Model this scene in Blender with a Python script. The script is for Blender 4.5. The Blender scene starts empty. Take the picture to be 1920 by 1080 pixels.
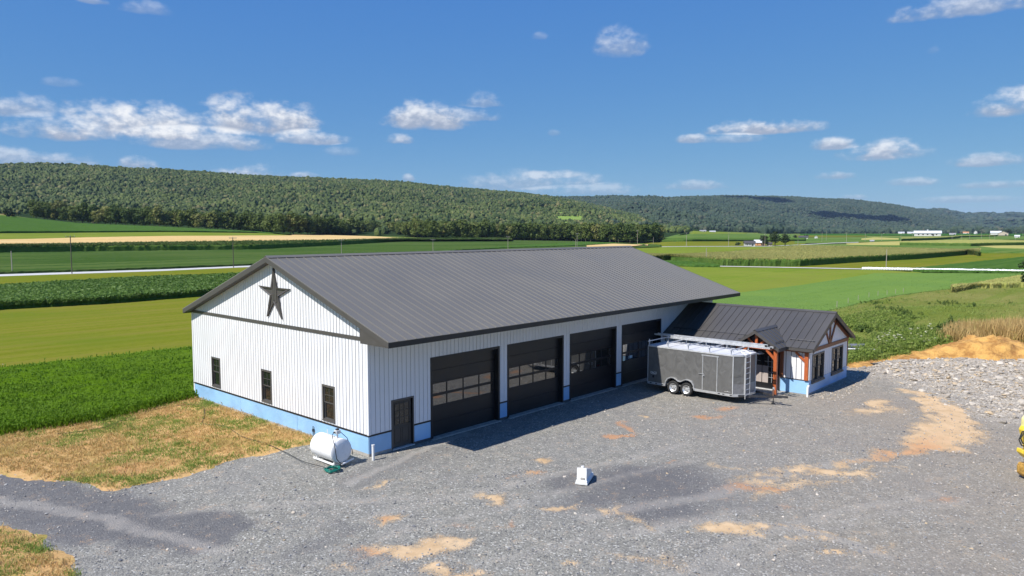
import bpy, bmesh, math, random
import numpy as np
from mathutils import Vector, Matrix

S = bpy.context.scene
COL = S.collection
R = math.radians
rng = np.random.default_rng(11)
random.seed(5)

# ------------------------------------------------------------------ camera, sky, sun, exposure
CX, CY, CZ = -17.31, -23.43, 9.006
YAW, PITCH, FPX = 47.75, -4.491, 1369.2
cam_d = bpy.data.cameras.new('camera'); cam = bpy.data.objects.new('camera', cam_d); COL.objects.link(cam)
cam.location = (CX, CY, CZ); cam.rotation_euler = (R(90 + PITCH), 0, R(-YAW))
cam_d.sensor_width = 36; cam_d.lens = 36 * FPX / 1920; cam_d.clip_start = .5; cam_d.clip_end = 60000
S.camera = cam

SUN_DIR = Vector((-3.75, .74, 4.64)).normalized()
SUN_EL = math.asin(SUN_DIR.z); SUN_AZ = math.atan2(SUN_DIR.x, SUN_DIR.y)
S.view_settings.view_transform = 'Standard'; S.view_settings.look = 'None'
S.view_settings.gamma = 1; S.view_settings.use_curve_mapping = False
S.view_settings.exposure = 0.38
SKY_STRENGTH = .10
SUN_STRENGTH = 5.0

def ray(u, v):
    a, p = R(YAW), R(PITCH)
    fw = np.array([math.sin(a) * math.cos(p), math.cos(a) * math.cos(p), math.sin(p)])
    rt = np.array([math.cos(a), -math.sin(a), 0.]); up = np.cross(rt, fw)
    u = np.asarray(u, float)[..., None]; v = np.asarray(v, float)[..., None]
    d = fw + rt * (u - 960) / FPX + up * (540 - v) / FPX
    return d / np.linalg.norm(d[..., :2], axis=-1, keepdims=True)      # unit horizontal length

class NT:
    """small helper to wire shader nodes"""
    def __init__(s, tree): s.t = tree; s.n = tree.nodes; s.l = tree.links
    def new(s, typ, **kw):
        n = s.n.new(typ)
        for k, v in kw.items():
            if k == 'inp':
                for i, x in v.items(): s.put(n.inputs[i], x)
            else: setattr(n, k, v)
        return n
    def put(s, sock, x):
        if hasattr(x, 'is_output') or isinstance(x, bpy.types.NodeSocket): s.l.new(x, sock)
        elif isinstance(x, (tuple, list)) and len(x) == 3 and sock.type == 'RGBA': sock.default_value = (*x, 1)
        else: sock.default_value = x
    def m(s, op, a, b=None, c=None, clamp=False):
        n = s.n.new('ShaderNodeMath'); n.operation = op; n.use_clamp = clamp
        s.put(n.inputs[0], a)
        if b is not None: s.put(n.inputs[1], b)
        if c is not None: s.put(n.inputs[2], c)
        return n.outputs[0]
    def mix(s, f, a, b, blend='MIX'):
        n = s.n.new('ShaderNodeMix'); n.data_type = 'RGBA'; n.blend_type = blend
        s.put(n.inputs[0], f); s.put(n.inputs[6], a); s.put(n.inputs[7], b)
        return n.outputs[2]
    def noise(s, vec, scale, detail=4, rough=.55, dist=0, col=False):
        n = s.n.new('ShaderNodeTexNoise'); s.put(n.inputs['Vector'], vec)
        n.inputs['Scale'].default_value = scale; n.inputs['Detail'].default_value = detail
        n.inputs['Roughness'].default_value = rough; n.inputs['Distortion'].default_value = dist
        return n.outputs['Color' if col else 'Fac']
    def ramp(s, f, lo, hi, a=0., b=1., smooth=True):
        n = s.n.new('ShaderNodeMapRange'); n.interpolation_type = 'SMOOTHSTEP' if smooth else 'LINEAR'
        s.put(n.inputs[0], f); n.inputs[1].default_value = lo; n.inputs[2].default_value = hi
        n.inputs[3].default_value = a; n.inputs[4].default_value = b
        return n.outputs[0]

# clouds: pixel-free description: azimuth, elevation (deg), half width, height above and below the flat base
W = bpy.data.worlds.new('World'); S.world = W; W.use_nodes = True
nt = NT(W.node_tree); nt.n.clear()
sky = nt.new('ShaderNodeTexSky', sky_type='NISHITA', sun_disc=False)
sky.sun_elevation = SUN_EL; sky.sun_rotation = SUN_AZ % (2 * math.pi)
sky.altitude = 200; sky.air_density = .6; sky.dust_density = 0; sky.ozone_density = 3.0
# the photograph's tone curve, the same for the whole sky: c' = k c^g per channel
sp = nt.new('ShaderNodeSeparateColor'); nt.l.new(sky.outputs[0], sp.inputs[0]); cb = nt.new('ShaderNodeCombineColor')
for ch, (k_, g_) in enumerate(((.518 / 1.366, .79), (.610 / 1.366, .50), (.709 / 1.366, .10))):
    nt.put(cb.inputs[ch], nt.m('MULTIPLY', nt.m('POWER', nt.m('MULTIPLY', sp.outputs[ch], SKY_STRENGTH), g_), k_ / SKY_STRENGTH))
tc = nt.new('ShaderNodeTexCoord')
vm = nt.new('ShaderNodeVectorMath', operation='NORMALIZE'); nt.l.new(tc.outputs['Generated'], vm.inputs[0])
sep = nt.new('ShaderNodeSeparateXYZ'); nt.l.new(vm.outputs[0], sep.inputs[0])
az = nt.m('MULTIPLY', nt.m('ARCTAN2', sep.outputs[0], sep.outputs[1]), 57.29578)
el = nt.m('MULTIPLY', nt.m('ARCSINE', sep.outputs[2]), 57.29578)
comb = nt.new('ShaderNodeCombineXYZ'); nt.put(comb.inputs[0], az); nt.put(comb.inputs[1], nt.m('MULTIPLY', el, 1.5))
big = nt.noise(comb.outputs[0], .36, 6, .52)
fine = nt.noise(comb.outputs[0], 1.3, 5, .55)
wob = nt.m('ADD', nt.m('MULTIPLY', nt.m('SUBTRACT', big, .5), 2.6), nt.m('MULTIPLY', nt.m('SUBTRACT', fine, .5), 1.1))
# (u, v base, half width, rise, density) seen through the reference lens, turned into sky angles here
CL = [(40,212,48,30,.62),(105,254,64,32,.95),(190,250,66,50,1.),(270,248,110,52,1.0),(365,272,110,30,.7),(480,240,108,52,1.0),(330,232,70,30,.6),(590,266,66,20,.72),(645,288,30,16,.25),
      (800,232,72,42,.9),(870,222,60,20,.5),(905,196,42,24,.5),(748,266,26,16,.75),(268,312,30,20,.75),(40,304,90,24,.55),(470,330,70,22,.7),(570,332,34,12,.65),(765,336,12,10,.5),
      (1165,96,42,44,.5),(1015,70,14,10,.2),(1840,18,112,30,.62),(1435,246,92,22,.95),(1370,264,50,12,.4),(1297,264,28,13,.7),(1565,276,42,18,.8),(1665,294,62,28,.85),(1895,208,52,34,.85),(1870,306,64,18,.6),
      (1565,332,34,10,.55),(1712,344,38,11,.4),(1000,350,150,30,.42),(1030,332,60,14,.6),(1100,362,120,14,.35),(1290,352,64,14,.5),(1150,352,40,10,.35),(1870,348,56,9,.45),(1600,372,22,8,.4),(1800,376,80,8,.3),
      (120,158,26,12,.18),(275,22,36,18,.28),(170,2,24,8,.5),(1040,250,12,8,.25),(1750,96,10,8,.12)]
mask = 0.; hgt = 0.
def cloud(a, e, w, up_, dn, dens):
    global mask, hgt
    x = nt.m('DIVIDE', nt.m('SUBTRACT', az, a), w)
    dy = nt.m('SUBTRACT', el, e)
    y = nt.m('MAXIMUM', nt.m('DIVIDE', dy, up_), nt.m('DIVIDE', dy, -dn))
    q = nt.m('SUBTRACT', 1.0, nt.m('ADD', nt.m('MULTIPLY', x, x), nt.m('MULTIPLY', y, y)))
    q = nt.m('MAXIMUM', q, -3.)
    d = nt.m('MULTIPLY', nt.ramp(nt.m('ADD', q, wob), .0, 1.15), dens)
    mask = nt.m('MAXIMUM', mask, d)
    hgt = nt.m('MAXIMUM', hgt, nt.m('MULTIPLY', nt.ramp(nt.m('ADD', dy, nt.m('MULTIPLY', nt.m('SUBTRACT', fine, .5), up_ * 1.6)), up_ * -.15, up_ * .85), nt.ramp(q, -.3, .2)))
for (u, v, hw, rise, dens) in CL:
    d = ray(u, v)
    a = math.degrees(math.atan2(d[0], d[1])); e = math.degrees(math.atan(d[2]))
    cloud(a, e, math.degrees(hw / FPX) * 1.18, math.degrees(rise / FPX) * 1.1, math.degrees(max(rise * .3, 5) / FPX), dens)
for k in range(16):                                                  # the same kind of cloud round the rest of the sky
    cloud((YAW + 48 + k * 16.5 + random.uniform(-4, 4) + 180) % 360 - 180, random.uniform(5, 22), random.uniform(2, 7), random.uniform(1.2, 2.6), .6, random.uniform(.5, 1))
ccol = nt.mix(hgt, (.30, .345, .44), (.72, .735, .76))
ccol = nt.mix(1.0, ccol, (1 / SKY_STRENGTH,) * 3, 'MULTIPLY')
bg = nt.new('ShaderNodeBackground'); bg.inputs[1].default_value = SKY_STRENGTH
nt.put(bg.inputs[0], nt.mix(mask, cb.outputs[0], ccol))
wo = nt.new('ShaderNodeOutputWorld'); nt.l.new(bg.outputs[0], wo.inputs[0])

sun_d = bpy.data.lights.new('sun', 'SUN'); sun_d.energy = SUN_STRENGTH; sun_d.angle = R(.53); sun_d.color = (1, .955, .88)
sun = bpy.data.objects.new('sun', sun_d); COL.objects.link(sun)
sun.rotation_euler = SUN_DIR.to_track_quat('Z', 'Y').to_euler(); sun.location = (-60, 10, 80)

# ------------------------------------------------------------------ materials
def new_mat(name):
    m = bpy.data.materials.new(name); m.use_nodes = True
    t = NT(m.node_tree); t.n.clear()
    p = t.new('ShaderNodeBsdfPrincipled'); o = t.new('ShaderNodeOutputMaterial')
    t.l.new(p.outputs[0], o.inputs[0])
    return m, t, p
def bump(t, p, h, dist, strength=1.):
    b = t.new('ShaderNodeBump'); t.put(b.inputs['Height'], h); b.inputs['Distance'].default_value = dist; b.inputs['Strength'].default_value = strength
    t.l.new(b.outputs[0], p.inputs['Normal'])
def obj_vec(t): return t.new('ShaderNodeTexCoord').outputs['Object']
def geo_vec(t): return t.new('ShaderNodeNewGeometry').outputs['Position']
def plain(name, c, rough=.5, metal=0., var=.12, scale=3., bmp=0., bscale=20., spec=.5, stretch=None, piece=.0):
    m, t, p = new_mat(name)
    v = geo_vec(t)
    if stretch:
        mp = t.new('ShaderNodeMapping'); t.put(mp.inputs[0], v); mp.inputs['Scale'].default_value = stretch; v = mp.outputs[0]
    n = t.noise(v, scale, 5, .6)
    lo = tuple(x * (1 - var) for x in c); hi = tuple(min(1, x * (1 + var)) for x in c)
    col = t.mix(t.ramp(n, .3, .7), lo, hi)
    if piece:
        oi = t.new('ShaderNodeObjectInfo')
        col = t.mix(t.m('MULTIPLY', oi.outputs['Random'], piece), col, tuple(x * .7 for x in c))
    t.put(p.inputs['Base Color'], col)
    p.inputs['Metallic'].default_value = metal; p.inputs['Specular IOR Level'].default_value = spec
    t.put(p.inputs['Roughness'], t.ramp(n, .2, .8, max(.02, rough - .08), min(1, rough + .08)))
    if bmp: bump(t, p, t.noise(v, bscale, 4, .6), bmp)
    return m

M = {}
M['siding'] = plain('white_painted_steel', (.75, .755, .775), .45, var=.03, scale=.6, piece=.06)
M['backing'] = plain('gap_shade_grey', (.085, .085, .095), .7, var=.05)  # dark backing gives the siding gaps their shadow lines by colour
M['roof'] = plain('charcoal_roof_steel', (.143, .134, .117), .5, var=.05, scale=.35, piece=.10)
M['roof_dark'] = plain('dark_standing_seam_steel', (.072, .068, .064), .45, var=.06, scale=.5, piece=.12)
M['trim'] = plain('charcoal_trim', (.075, .069, .065), .45, var=.06)
M['black'] = plain('black_trim', (.016, .016, .018), .45, var=.1)
M['door_black'] = plain('black_door_steel', (.014, .014, .016), .42, var=.12, scale=1.5, bmp=.0008, bscale=60)
M['bronze'] = plain('dark_bronze_frame', (.085, .080, .077), .45, var=.06)
M['brown_door'] = plain('dark_brown_door', (.05, .046, .043), .5, var=.08)
M['concrete'] = plain('concrete', (.36, .34, .31), .85, var=.18, scale=5, bmp=.003, bscale=40)
M['timber'] = plain('orange_stained_timber', (.42, .105, .03), .5, var=.25, scale=9, stretch=(6, 6, .5))
M['timber_dark'] = plain('brown_stained_timber', (.20, .07, .03), .5, var=.25, scale=9, stretch=(6, 6, .5))
M['interior'] = plain('dark_wall_paint', (.05, .05, .055), .7, var=.08)
M['white_pvc'] = plain('white_pvc', (.76, .76, .75), .4, var=.03)
M['tank'] = plain('white_tank_paint', (.80, .80, .80), .3, var=.04, scale=4)
M['alu'] = plain('aluminium', (.70, .71, .72), .35, metal=.65, var=.08, scale=5)
M['alu_matt'] = plain('matt_aluminium', (.62, .63, .64), .5, metal=.3, var=.1, scale=6)
M['rubber'] = plain('tyre_rubber', (.022, .022, .022), .8, var=.2, scale=12)
M['trailer_roof'] = plain('white_trailer_roof', (.56, .57, .60), .5, var=.05, scale=2)
M['diamond'] = plain('grey_stone_guard', (.24, .24, .25), .4, metal=.4, var=.12, scale=8, bmp=.002, bscale=70)
M['red'] = plain('red_lens', (.45, .05, .03), .3)
M['amber'] = plain('amber_lens', (.75, .25, .05), .3)
M['steel'] = plain('rusty_steel', (.24, .13, .09), .6, metal=.3, var=.3, scale=15)
M['dark_steel'] = plain('dark_steel', (.05, .05, .055), .5, metal=.3, var=.2)
M['hose_black'] = plain('black_hose', (.02, .022, .02), .5)
M['hose_green'] = plain('green_hose', (.005, .16, .12), .4)
M['yellow'] = plain('yellow_machine_paint', (.78, .55, .05), .42, var=.1, scale=6)
M['pale_yellow'] = plain('pale_yellow_machine_paint', (.80, .72, .30), .5, var=.12, scale=6)  # paler yellow for the boom than for the stick
M['rust_yellow'] = plain('worn_bucket_steel', (.42, .24, .05), .6, var=.4, scale=14)
M['letter'] = plain('dark_lettering', (.09, .08, .02), .6)
M['pole'] = plain('weathered_pole_wood', (.34, .30, .25), .85, var=.15, scale=8, stretch=(8, 8, .4))
M['pole_dark'] = plain('dark_pole_wood', (.10, .085, .07), .85, var=.2, scale=8, stretch=(8, 8, .4))
M['insul'] = plain('pale_insulator', (.6, .6, .6), .4)
M['wall_white'] = plain('white_farm_wall', (.58, .57, .56), .7, var=.08, scale=.5)
M['wall_tan'] = plain('tan_farm_wall', (.50, .42, .33), .8, var=.1, scale=.5)
M['wall_orange'] = plain('orange_brick_wall', (.56, .27, .13), .8, var=.15, scale=2)
M['far_roof'] = plain('grey_farm_roof', (.30, .30, .31), .5, var=.1, scale=.4)
M['far_roof_white'] = plain('white_farm_roof', (.56, .58, .61), .5, var=.06, scale=.4)
M['wrap_film'] = plain('white_plastic_wrap', (.84, .84, .86), .35, var=.05, scale=.8, bmp=.02, bscale=5)
M['scrap'] = plain('grey_scrap_sheet', (.22, .22, .24), .4, metal=.5, var=.3, scale=3)
M['beige_panel'] = plain('plain_beige', (.42, .36, .33), .7, var=.06)
M['blue_patch'] = plain('pale_blue_patch', (.45, .66, .78), .5)
M['block'] = plain('grey_concrete_block', (.33, .32, .31), .9, var=.2, scale=6, bmp=.004, bscale=50, piece=.3)
M['bark'] = plain('tree_bark', (.09, .07, .05), .9, var=.3, scale=3)
M['cup'] = plain('bright_galvanised_sheet', (.76, .76, .74), .45, metal=.1, var=.1, scale=7)

def wrap_mat(name, c):
    m, t, p = new_mat(name)
    v = geo_vec(t)
    n = t.noise(v, 1.3, 6, .62, .6); n2 = t.noise(v, .5, 3)
    t.put(p.inputs['Base Color'], t.mix(t.ramp(n2, .35, .65), tuple(x * .9 for x in c), tuple(min(1, x * 1.08) for x in c)))
    p.inputs['Roughness'].default_value = .42
    w = t.new('ShaderNodeTexWave'); t.put(w.inputs[0], v); w.inputs['Scale'].default_value = .35; w.inputs['Distortion'].default_value = 9; w.inputs['Detail'].default_value = 3
    bump(t, p, t.m('ADD', n, t.m('MULTIPLY', w.outputs[1], .35)), .035)
    return m
M['wrap'] = wrap_mat('blue_weather_barrier', (.29, .51, .77))
M['wrap_pale'] = wrap_mat('pale_blue_weather_barrier', (.36, .53, .77))

def trailer_mat():
    m, t, p = new_mat('grey_trailer_skin')
    v = geo_vec(t)
    mp = t.new('ShaderNodeMapping'); t.put(mp.inputs[0], v); mp.inputs['Scale'].default_value = (1, 1.6, 1.)
    n = t.noise(mp.outputs[0], 1.6, 3, .5, 1.2)
    t.put(p.inputs['Base Color'], t.mix(t.ramp(n, .3, .7), (.125, .124, .121), (.150, .149, .145)))
    p.inputs['Roughness'].default_value = .42; p.inputs['Metallic'].default_value = .1
    bump(t, p, n, .05)
    return m
M['trailer'] = trailer_mat()
M['trailer_dark'] = plain('dark_grey_trailer_skin', (.09, .09, .095), .4, metal=.3, var=.06, scale=2, bmp=.01, bscale=2)

def glass_mat(name, tint=(.012, .013, .015), ior=2.0):
    m, t, p = new_mat(name)
    v = geo_vec(t)
    p.inputs['Base Color'].default_value = (*tint, 1); p.inputs['Roughness'].default_value = .03
    p.inputs['IOR'].default_value = ior
    bump(t, p, t.noise(v, .6, 2), .0012)
    return m
M['glass'] = glass_mat('dark_window_glass', ior=1.7)
M['door_glass'] = glass_mat('reflective_door_glass', (.02, .02, .02), 2.6)

# foliage: per-instance colour from Object Info random
def leaf_mat(name, dark, light, warm=None, trans=.0, rough=.75):
    m, t, p = new_mat(name)
    oi = t.new('ShaderNodeObjectInfo')
    v = geo_vec(t)
    n = t.noise(v, .012, 3, .5)
    f = t.m('ADD', t.m('ADD', t.m('MULTIPLY', oi.outputs['Random'], .46), .06), t.m('MULTIPLY', t.m('SUBTRACT', n, .5), 1.7), clamp=True)
    c = t.mix(f, dark, light)
    if warm is not None:
        wn = t.new('ShaderNodeTexWhiteNoise', noise_dimensions='1D'); t.put(wn.inputs['W'], t.m('MULTIPLY', oi.outputs['Random'], 91.7))
        c = t.mix(t.ramp(wn.outputs[0], .80, 1., 0, .8), c, warm)
    t.put(p.inputs['Base Color'], c)
    p.inputs['Roughness'].default_value = rough; p.inputs['Specular IOR Level'].default_value = .25
    if trans:
        tb = t.new('ShaderNodeBsdfTranslucent'); t.put(tb.inputs[0], c)
        mx = t.new('ShaderNodeMixShader'); mx.inputs[0].default_value = trans
        o = [n for n in t.n if n.type == 'OUTPUT_MATERIAL'][0]
        t.l.new(p.outputs[0], mx.inputs[1]); t.l.new(tb.outputs[0], mx.inputs[2]); t.l.new(mx.outputs[0], o.inputs[0])
    return m
M['forest'] = leaf_mat('forest_canopy', (.032, .056, .014), (.120, .152, .036), (.17, .155, .06))
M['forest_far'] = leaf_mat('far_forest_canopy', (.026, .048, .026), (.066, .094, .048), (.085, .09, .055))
M['treeleaf'] = leaf_mat('tree_leaves', (.070, .112, .024), (.215, .245, .064), (.27, .26, .085), trans=.35)
M['oakleaf'] = leaf_mat('dark_oak_leaves', (.022, .042, .016), (.060, .088, .030), trans=.2)
M['alfalfa2'] = leaf_mat('hazy_alfalfa_leaves', (.16, .27, .06), (.24, .36, .10), trans=.35)  # alfalfa leaves with haze and view-angle brightening put into the colour
M['alfalfa'] = leaf_mat('alfalfa_leaves', (.115, .215, .010), (.175, .295, .026), trans=.35)
M['soy'] = leaf_mat('soybean_leaves', (.085, .165, .024), (.165, .27, .055), (.26, .36, .13), trans=.35, rough=.6)
M['corn'] = leaf_mat('corn_leaves', (.060, .115, .026), (.15, .20, .05), (.24, .23, .08), trans=.3)
M['tassel'] = leaf_mat('corn_tassels', (.34, .33, .11), (.52, .47, .18), (.24, .30, .09), trans=.35)
M['weed'] = leaf_mat('weed_leaves', (.20, .28, .05), (.34, .41, .11), (.36, .38, .13), trans=.45)
M['weed_dark'] = leaf_mat('dark_weed_leaves', (.08, .135, .028), (.17, .225, .06), trans=.4)
M['drygrass'] = leaf_mat('dry_grass_blades', (.46, .32, .12), (.74, .54, .26), (.36, .33, .10), trans=.25)
M['flower'] = leaf_mat('pale_weed_flowers', (.38, .40, .24), (.60, .58, .42))

# field sheet materials: mowing or drilling lines run along a field direction
def field_mat(name, dark, light, streak=None, ang=0., sscale=.25, grain=2.5, bmp=.12, bscale=1.2, patch=None, pscale=.03, rough=.9):
    m, t, p = new_mat(name)
    v = geo_vec(t)
    mp = t.new('ShaderNodeMapping'); t.put(mp.inputs[0], v); mp.inputs['Rotation'].default_value = (0, 0, ang); mp.inputs['Scale'].default_value = (.04, 1, 1)
    n1 = t.noise(v, grain, 6, .7); n2 = t.noise(mp.outputs[0], sscale, 4, .6); n3 = t.noise(v, pscale, 4, .6)
    f = t.m('ADD', t.m('MULTIPLY', n1, .55), t.m('MULTIPLY', n2, .45))
    c = t.mix(t.ramp(f, .36, .64), dark, light)
    if streak is not None: c = t.mix(t.ramp(n2, .44, .62, 0, .85), c, streak)
    if patch is not None: c = t.mix(t.ramp(n3, .45, .68, 0, .8), c, patch)
    t.put(p.inputs['Base Color'], c); p.inputs['Roughness'].default_value = 1.0; p.inputs['Specular IOR Level'].default_value = .0
    if bmp: bump(t, p, t.noise(v, bscale, 5, .7), bmp)
    return m
FA = R(-42)
M['f_alfalfa'] = field_mat('alfalfa_ground', (.066, .130, .006), (.100, .185, .013), None, FA, .15, 3., .25, 2.2, patch=(.10, .16, .018), pscale=.05)
M['f_alfalfa2'] = field_mat('hazy_alfalfa_ground', (.105, .185, .040), (.145, .235, .058), (.12, .205, .05), FA, .5, 3., .05, 2.2, patch=(.145, .23, .05), pscale=.05)  # alfalfa ground, likewise brightened in colour for haze
M['f_mown'] = field_mat('mown_hay_ground', (.128, .145, .014), (.175, .190, .025), (.17, .162, .03), FA, .35, 2., .06, patch=(.115, .155, .016), pscale=.03)
M['f_mown2'] = field_mat('bright_hay_ground', (.125, .180, .022), (.180, .235, .036), (.16, .19, .034), FA, .3, 1., .06, patch=(.19, .22, .04), pscale=.02)
M['f_soy'] = field_mat('soybean_canopy', (.042, .100, .018), (.080, .150, .034), None, FA, .4, 2., .4, 1.2)
M['f_green'] = field_mat('green_crop_canopy', (.065, .135, .026), (.105, .175, .042), (.13, .18, .045), FA, .12, .8, .3, .8, patch=(.13, .20, .05), pscale=.01)
M['f_soy_field'] = field_mat('young_soybean_canopy', (.036, .080, .016), (.062, .105, .028), (.085, .13, .035), FA, .12, .8, .3, .8, patch=(.075, .115, .032), pscale=.012)
M['f_corn'] = field_mat('corn_canopy', (.055, .115, .022), (.10, .16, .036), None, FA, .3, .9, .5, .9)
M['f_tassel'] = field_mat('tasselled_corn_canopy', (.26, .27, .075), (.40, .38, .135), (.22, .25, .06), FA + .12, .35, 1., .3, .9, patch=(.31, .30, .09), pscale=.02)
M['f_tan'] = field_mat('ripe_wheat_stubble', (.50, .34, .13), (.60, .42, .19), (.62, .47, .24), FA, .2, .5, .05)
M['f_yellow'] = field_mat('yellow_stubble', (.33, .31, .09), (.42, .38, .14), None, FA, .1, .3, .05)
M['f_deep'] = field_mat('deep_green_crop', (.026, .096, .010), (.046, .130, .016), (.040, .115, .016), FA + .2, .3, 1.2, .2, 1.)
M['f_valley'] = field_mat('valley_grass', (.115, .165, .035), (.180, .215, .060), None, FA, .05, .2, .0, patch=(.10, .16, .04), pscale=.004)
M['f_pasture'] = field_mat('pasture_grass', (.165, .170, .045), (.245, .235, .080), (.14, .175, .035), R(20), .3, 1.5, .25, .9, patch=(.105, .145, .022), pscale=.05)
M['f_road'] = field_mat('pale_country_road', (.42, .42, .42), (.50, .50, .49), None, 0, .2, .5, 0)
M['forest_floor'] = field_mat('forest_floor', (.016, .032, .012), (.032, .055, .020), None, 0, .1, .05, 0)
M['clearing'] = field_mat('hill_clearing_grass', (.17, .26, .05), (.24, .33, .08), None, 0, .1, .05, 0)

# ------------------------------------------------------------------ mesh helpers
def tag(o, label=None, cat=None, group=None, kind=None):
    if label: o['label'] = label
    if cat: o['category'] = cat
    if group: o['group'] = group
    if kind: o['kind'] = kind
    return o
def empty(name, loc, label, cat, group=None, rz=0.):
    o = bpy.data.objects.new(name, None); COL.objects.link(o); o.empty_display_size = .3
    o.location = loc; o.rotation_euler.z = rz
    return tag(o, label, cat, group)
def root_of(p):
    while p.parent: p = p.parent
    return p
def link_mesh(name, me, mat, parent=None):
    o = bpy.data.objects.new(name, me); COL.objects.link(o)
    if mat is not None and not me.materials: me.materials.append(mat)
    if parent is not None: o.parent = parent
    return o
class MB:
    """gathers faces given in world (or local) metres and links them as ONE mesh object"""
    def __init__(s): s.v = []; s.f = []
    def add(s, vs, fs):
        b = len(s.v); s.v += [tuple(map(float, q)) for q in vs]; s.f += [tuple(b + i for i in f) for f in fs]; return s
    def box(s, x0, x1, y0, y1, z0, z1):
        x0, x1 = sorted((x0, x1)); y0, y1 = sorted((y0, y1)); z0, z1 = sorted((z0, z1))
        return s.add([(x0,y0,z0),(x1,y0,z0),(x1,y1,z0),(x0,y1,z0),(x0,y0,z1),(x1,y0,z1),(x1,y1,z1),(x0,y1,z1)],
                     [(0,3,2,1),(4,5,6,7),(0,1,5,4),(1,2,6,5),(2,3,7,6),(3,0,4,7)])
    def prism(s, poly, vec):
        """closed polygon (3D points) swept along vec"""
        n = len(poly); vec = Vector(vec); P = [Vector(p) for p in poly]
        return s.add(P + [p + vec for p in P], [tuple(range(n - 1, -1, -1)), tuple(range(n, 2 * n))] + [(i, (i + 1) % n, n + (i + 1) % n, n + i) for i in range(n)])
    def bar(s, a, b, w, h, upv=(0, 0, 1)):
        a, b = Vector(a), Vector(b); d = (b - a).normalized(); upv = Vector(upv)
        if abs(d.dot(upv)) > .98: upv = Vector((1, 0, 0))
        sx = d.cross(upv).normalized(); sz = sx.cross(d)
        c = [sx * w / 2 * i + sz * h / 2 * j for i, j in ((-1, -1), (1, -1), (1, 1), (-1, 1))]
        return s.add([a + q for q in c] + [b + q for q in c], [(3,2,1,0),(4,5,6,7),(0,1,5,4),(1,2,6,5),(2,3,7,6),(3,0,4,7)])
    def tube(s, path, r, n=8, cap=True):
        P = [Vector(p) for p in path]; rings = []
        rr = r if hasattr(r, '__len__') else [r] * len(P)
        prev = None
        for i, p in enumerate(P):
            d = (P[min(i + 1, len(P) - 1)] - P[max(i - 1, 0)]).normalized()
            if prev is None:
                u = d.cross(Vector((0, 0, 1)) if abs(d.z) < .9 else Vector((1, 0, 0))).normalized()
            else:
                u = (prev - d * prev.dot(d)).normalized()
            prev = u; w = d.cross(u)
            rings.append([p + (u * math.cos(2 * math.pi * k / n) + w * math.sin(2 * math.pi * k / n)) * rr[i] for k in range(n)])
        vs = [q for g in rings for q in g]; fs = []
        for i in range(len(P) - 1):
            for k in range(n): fs.append((i*n+k, i*n+(k+1)%n, (i+1)*n+(k+1)%n, (i+1)*n+k))
        if cap: fs += [tuple(range(n - 1, -1, -1)), tuple(range((len(P)-1)*n, len(P)*n))]
        return s.add(vs, fs)
    def lathe(s, prof, c, axis='z', n=24):
        """profile of (radius, along) turned about an axis through c"""
        c = Vector(c); vs = []; fs = []
        for r_, h_ in prof:
            for k in range(n):
                a = 2 * math.pi * k / n; q = (r_ * math.cos(a), r_ * math.sin(a), h_)
                if axis == 'x': q = (q[2], q[0], q[1])
                if axis == 'y': q = (q[0], q[2], q[1])
                vs.append(c + Vector(q))
        for i in range(len(prof) - 1):
            for k in range(n): fs.append((i*n+k, i*n+(k+1)%n, (i+1)*n+(k+1)%n, (i+1)*n+k))
        return s.add(vs, fs)
    def build(s, name, mat, parent=None, smooth=False, bevel=0., local=False):
        o0 = Vector((0, 0, 0))
        if parent is not None and not local:
            q = parent
            while q: o0 += q.location; q = q.parent
        me = bpy.data.meshes.new(name)
        me.from_pydata([tuple(Vector(v) - o0) for v in s.v], [], s.f); me.update()
        bm = bmesh.new(); bm.from_mesh(me)
        bmesh.ops.recalc_face_normals(bm, faces=bm.faces)
        if bevel: bmesh.ops.bevel(bm, geom=list(bm.edges), offset=bevel, segments=1, affect='EDGES', clamp_overlap=True)
        bm.to_mesh(me); bm.free()
        if smooth:
            me.polygons.foreach_set('use_smooth', [True] * len(me.polygons))
            if smooth == 'auto':
                me.set_sharp_from_angle(angle=R(38))
        return link_mesh(name, me, mat, parent)
def copy_tree(o, parent=None):
    c = o.copy(); COL.objects.link(c); c.parent = parent
    for ch in o.children: copy_tree(ch, c)
    return c
def text_mesh(name, txt, size, mat, parent, M4, depth=.004):
    cu = bpy.data.curves.new(name, 'FONT'); cu.body = txt; cu.size = size; cu.extrude = depth; cu.align_x = 'CENTER'; cu.align_y = 'CENTER'
    tmp = bpy.data.objects.new(name, cu); COL.objects.link(tmp)
    dg = bpy.context.evaluated_depsgraph_get(); me = bpy.data.meshes.new_from_object(tmp.evaluated_get(dg))
    bpy.data.objects.remove(tmp); bpy.data.curves.remove(cu)
    o0 = Vector((0, 0, 0)); q = parent
    while q: o0 += q.location; q = q.parent
    me.transform(Matrix.Translation(-o0) @ M4); me.name = name; me.materials.clear()
    return link_mesh(name, me, mat, parent)

def sm(x, a, b):
    t = np.clip((x - a) / (b - a), 0, 1); return t * t * (3 - 2 * t)
# smooth value noise for geometry
_lat = rng.random((256, 256))
def vnoise(x, y):
    x = np.asarray(x, float); y = np.asarray(y, float)
    xi = np.floor(x).astype(int); yi = np.floor(y).astype(int); fx = x - xi; fy = y - yi
    fx = fx * fx * (3 - 2 * fx); fy = fy * fy * (3 - 2 * fy)
    g = lambda i, j: _lat[i & 255, j & 255]
    return (g(xi, yi) * (1 - fx) + g(xi + 1, yi) * fx) * (1 - fy) + (g(xi, yi + 1) * (1 - fx) + g(xi + 1, yi + 1) * fx) * fy
def fbm(x, y, o=4):
    s = 0; a = .5; t = 0
    for k in range(o): s = s + a * vnoise(x * 2 ** k + 17.3 * k, y * 2 ** k + 5.1 * k); t += a; a *= .55
    return s / t

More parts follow.
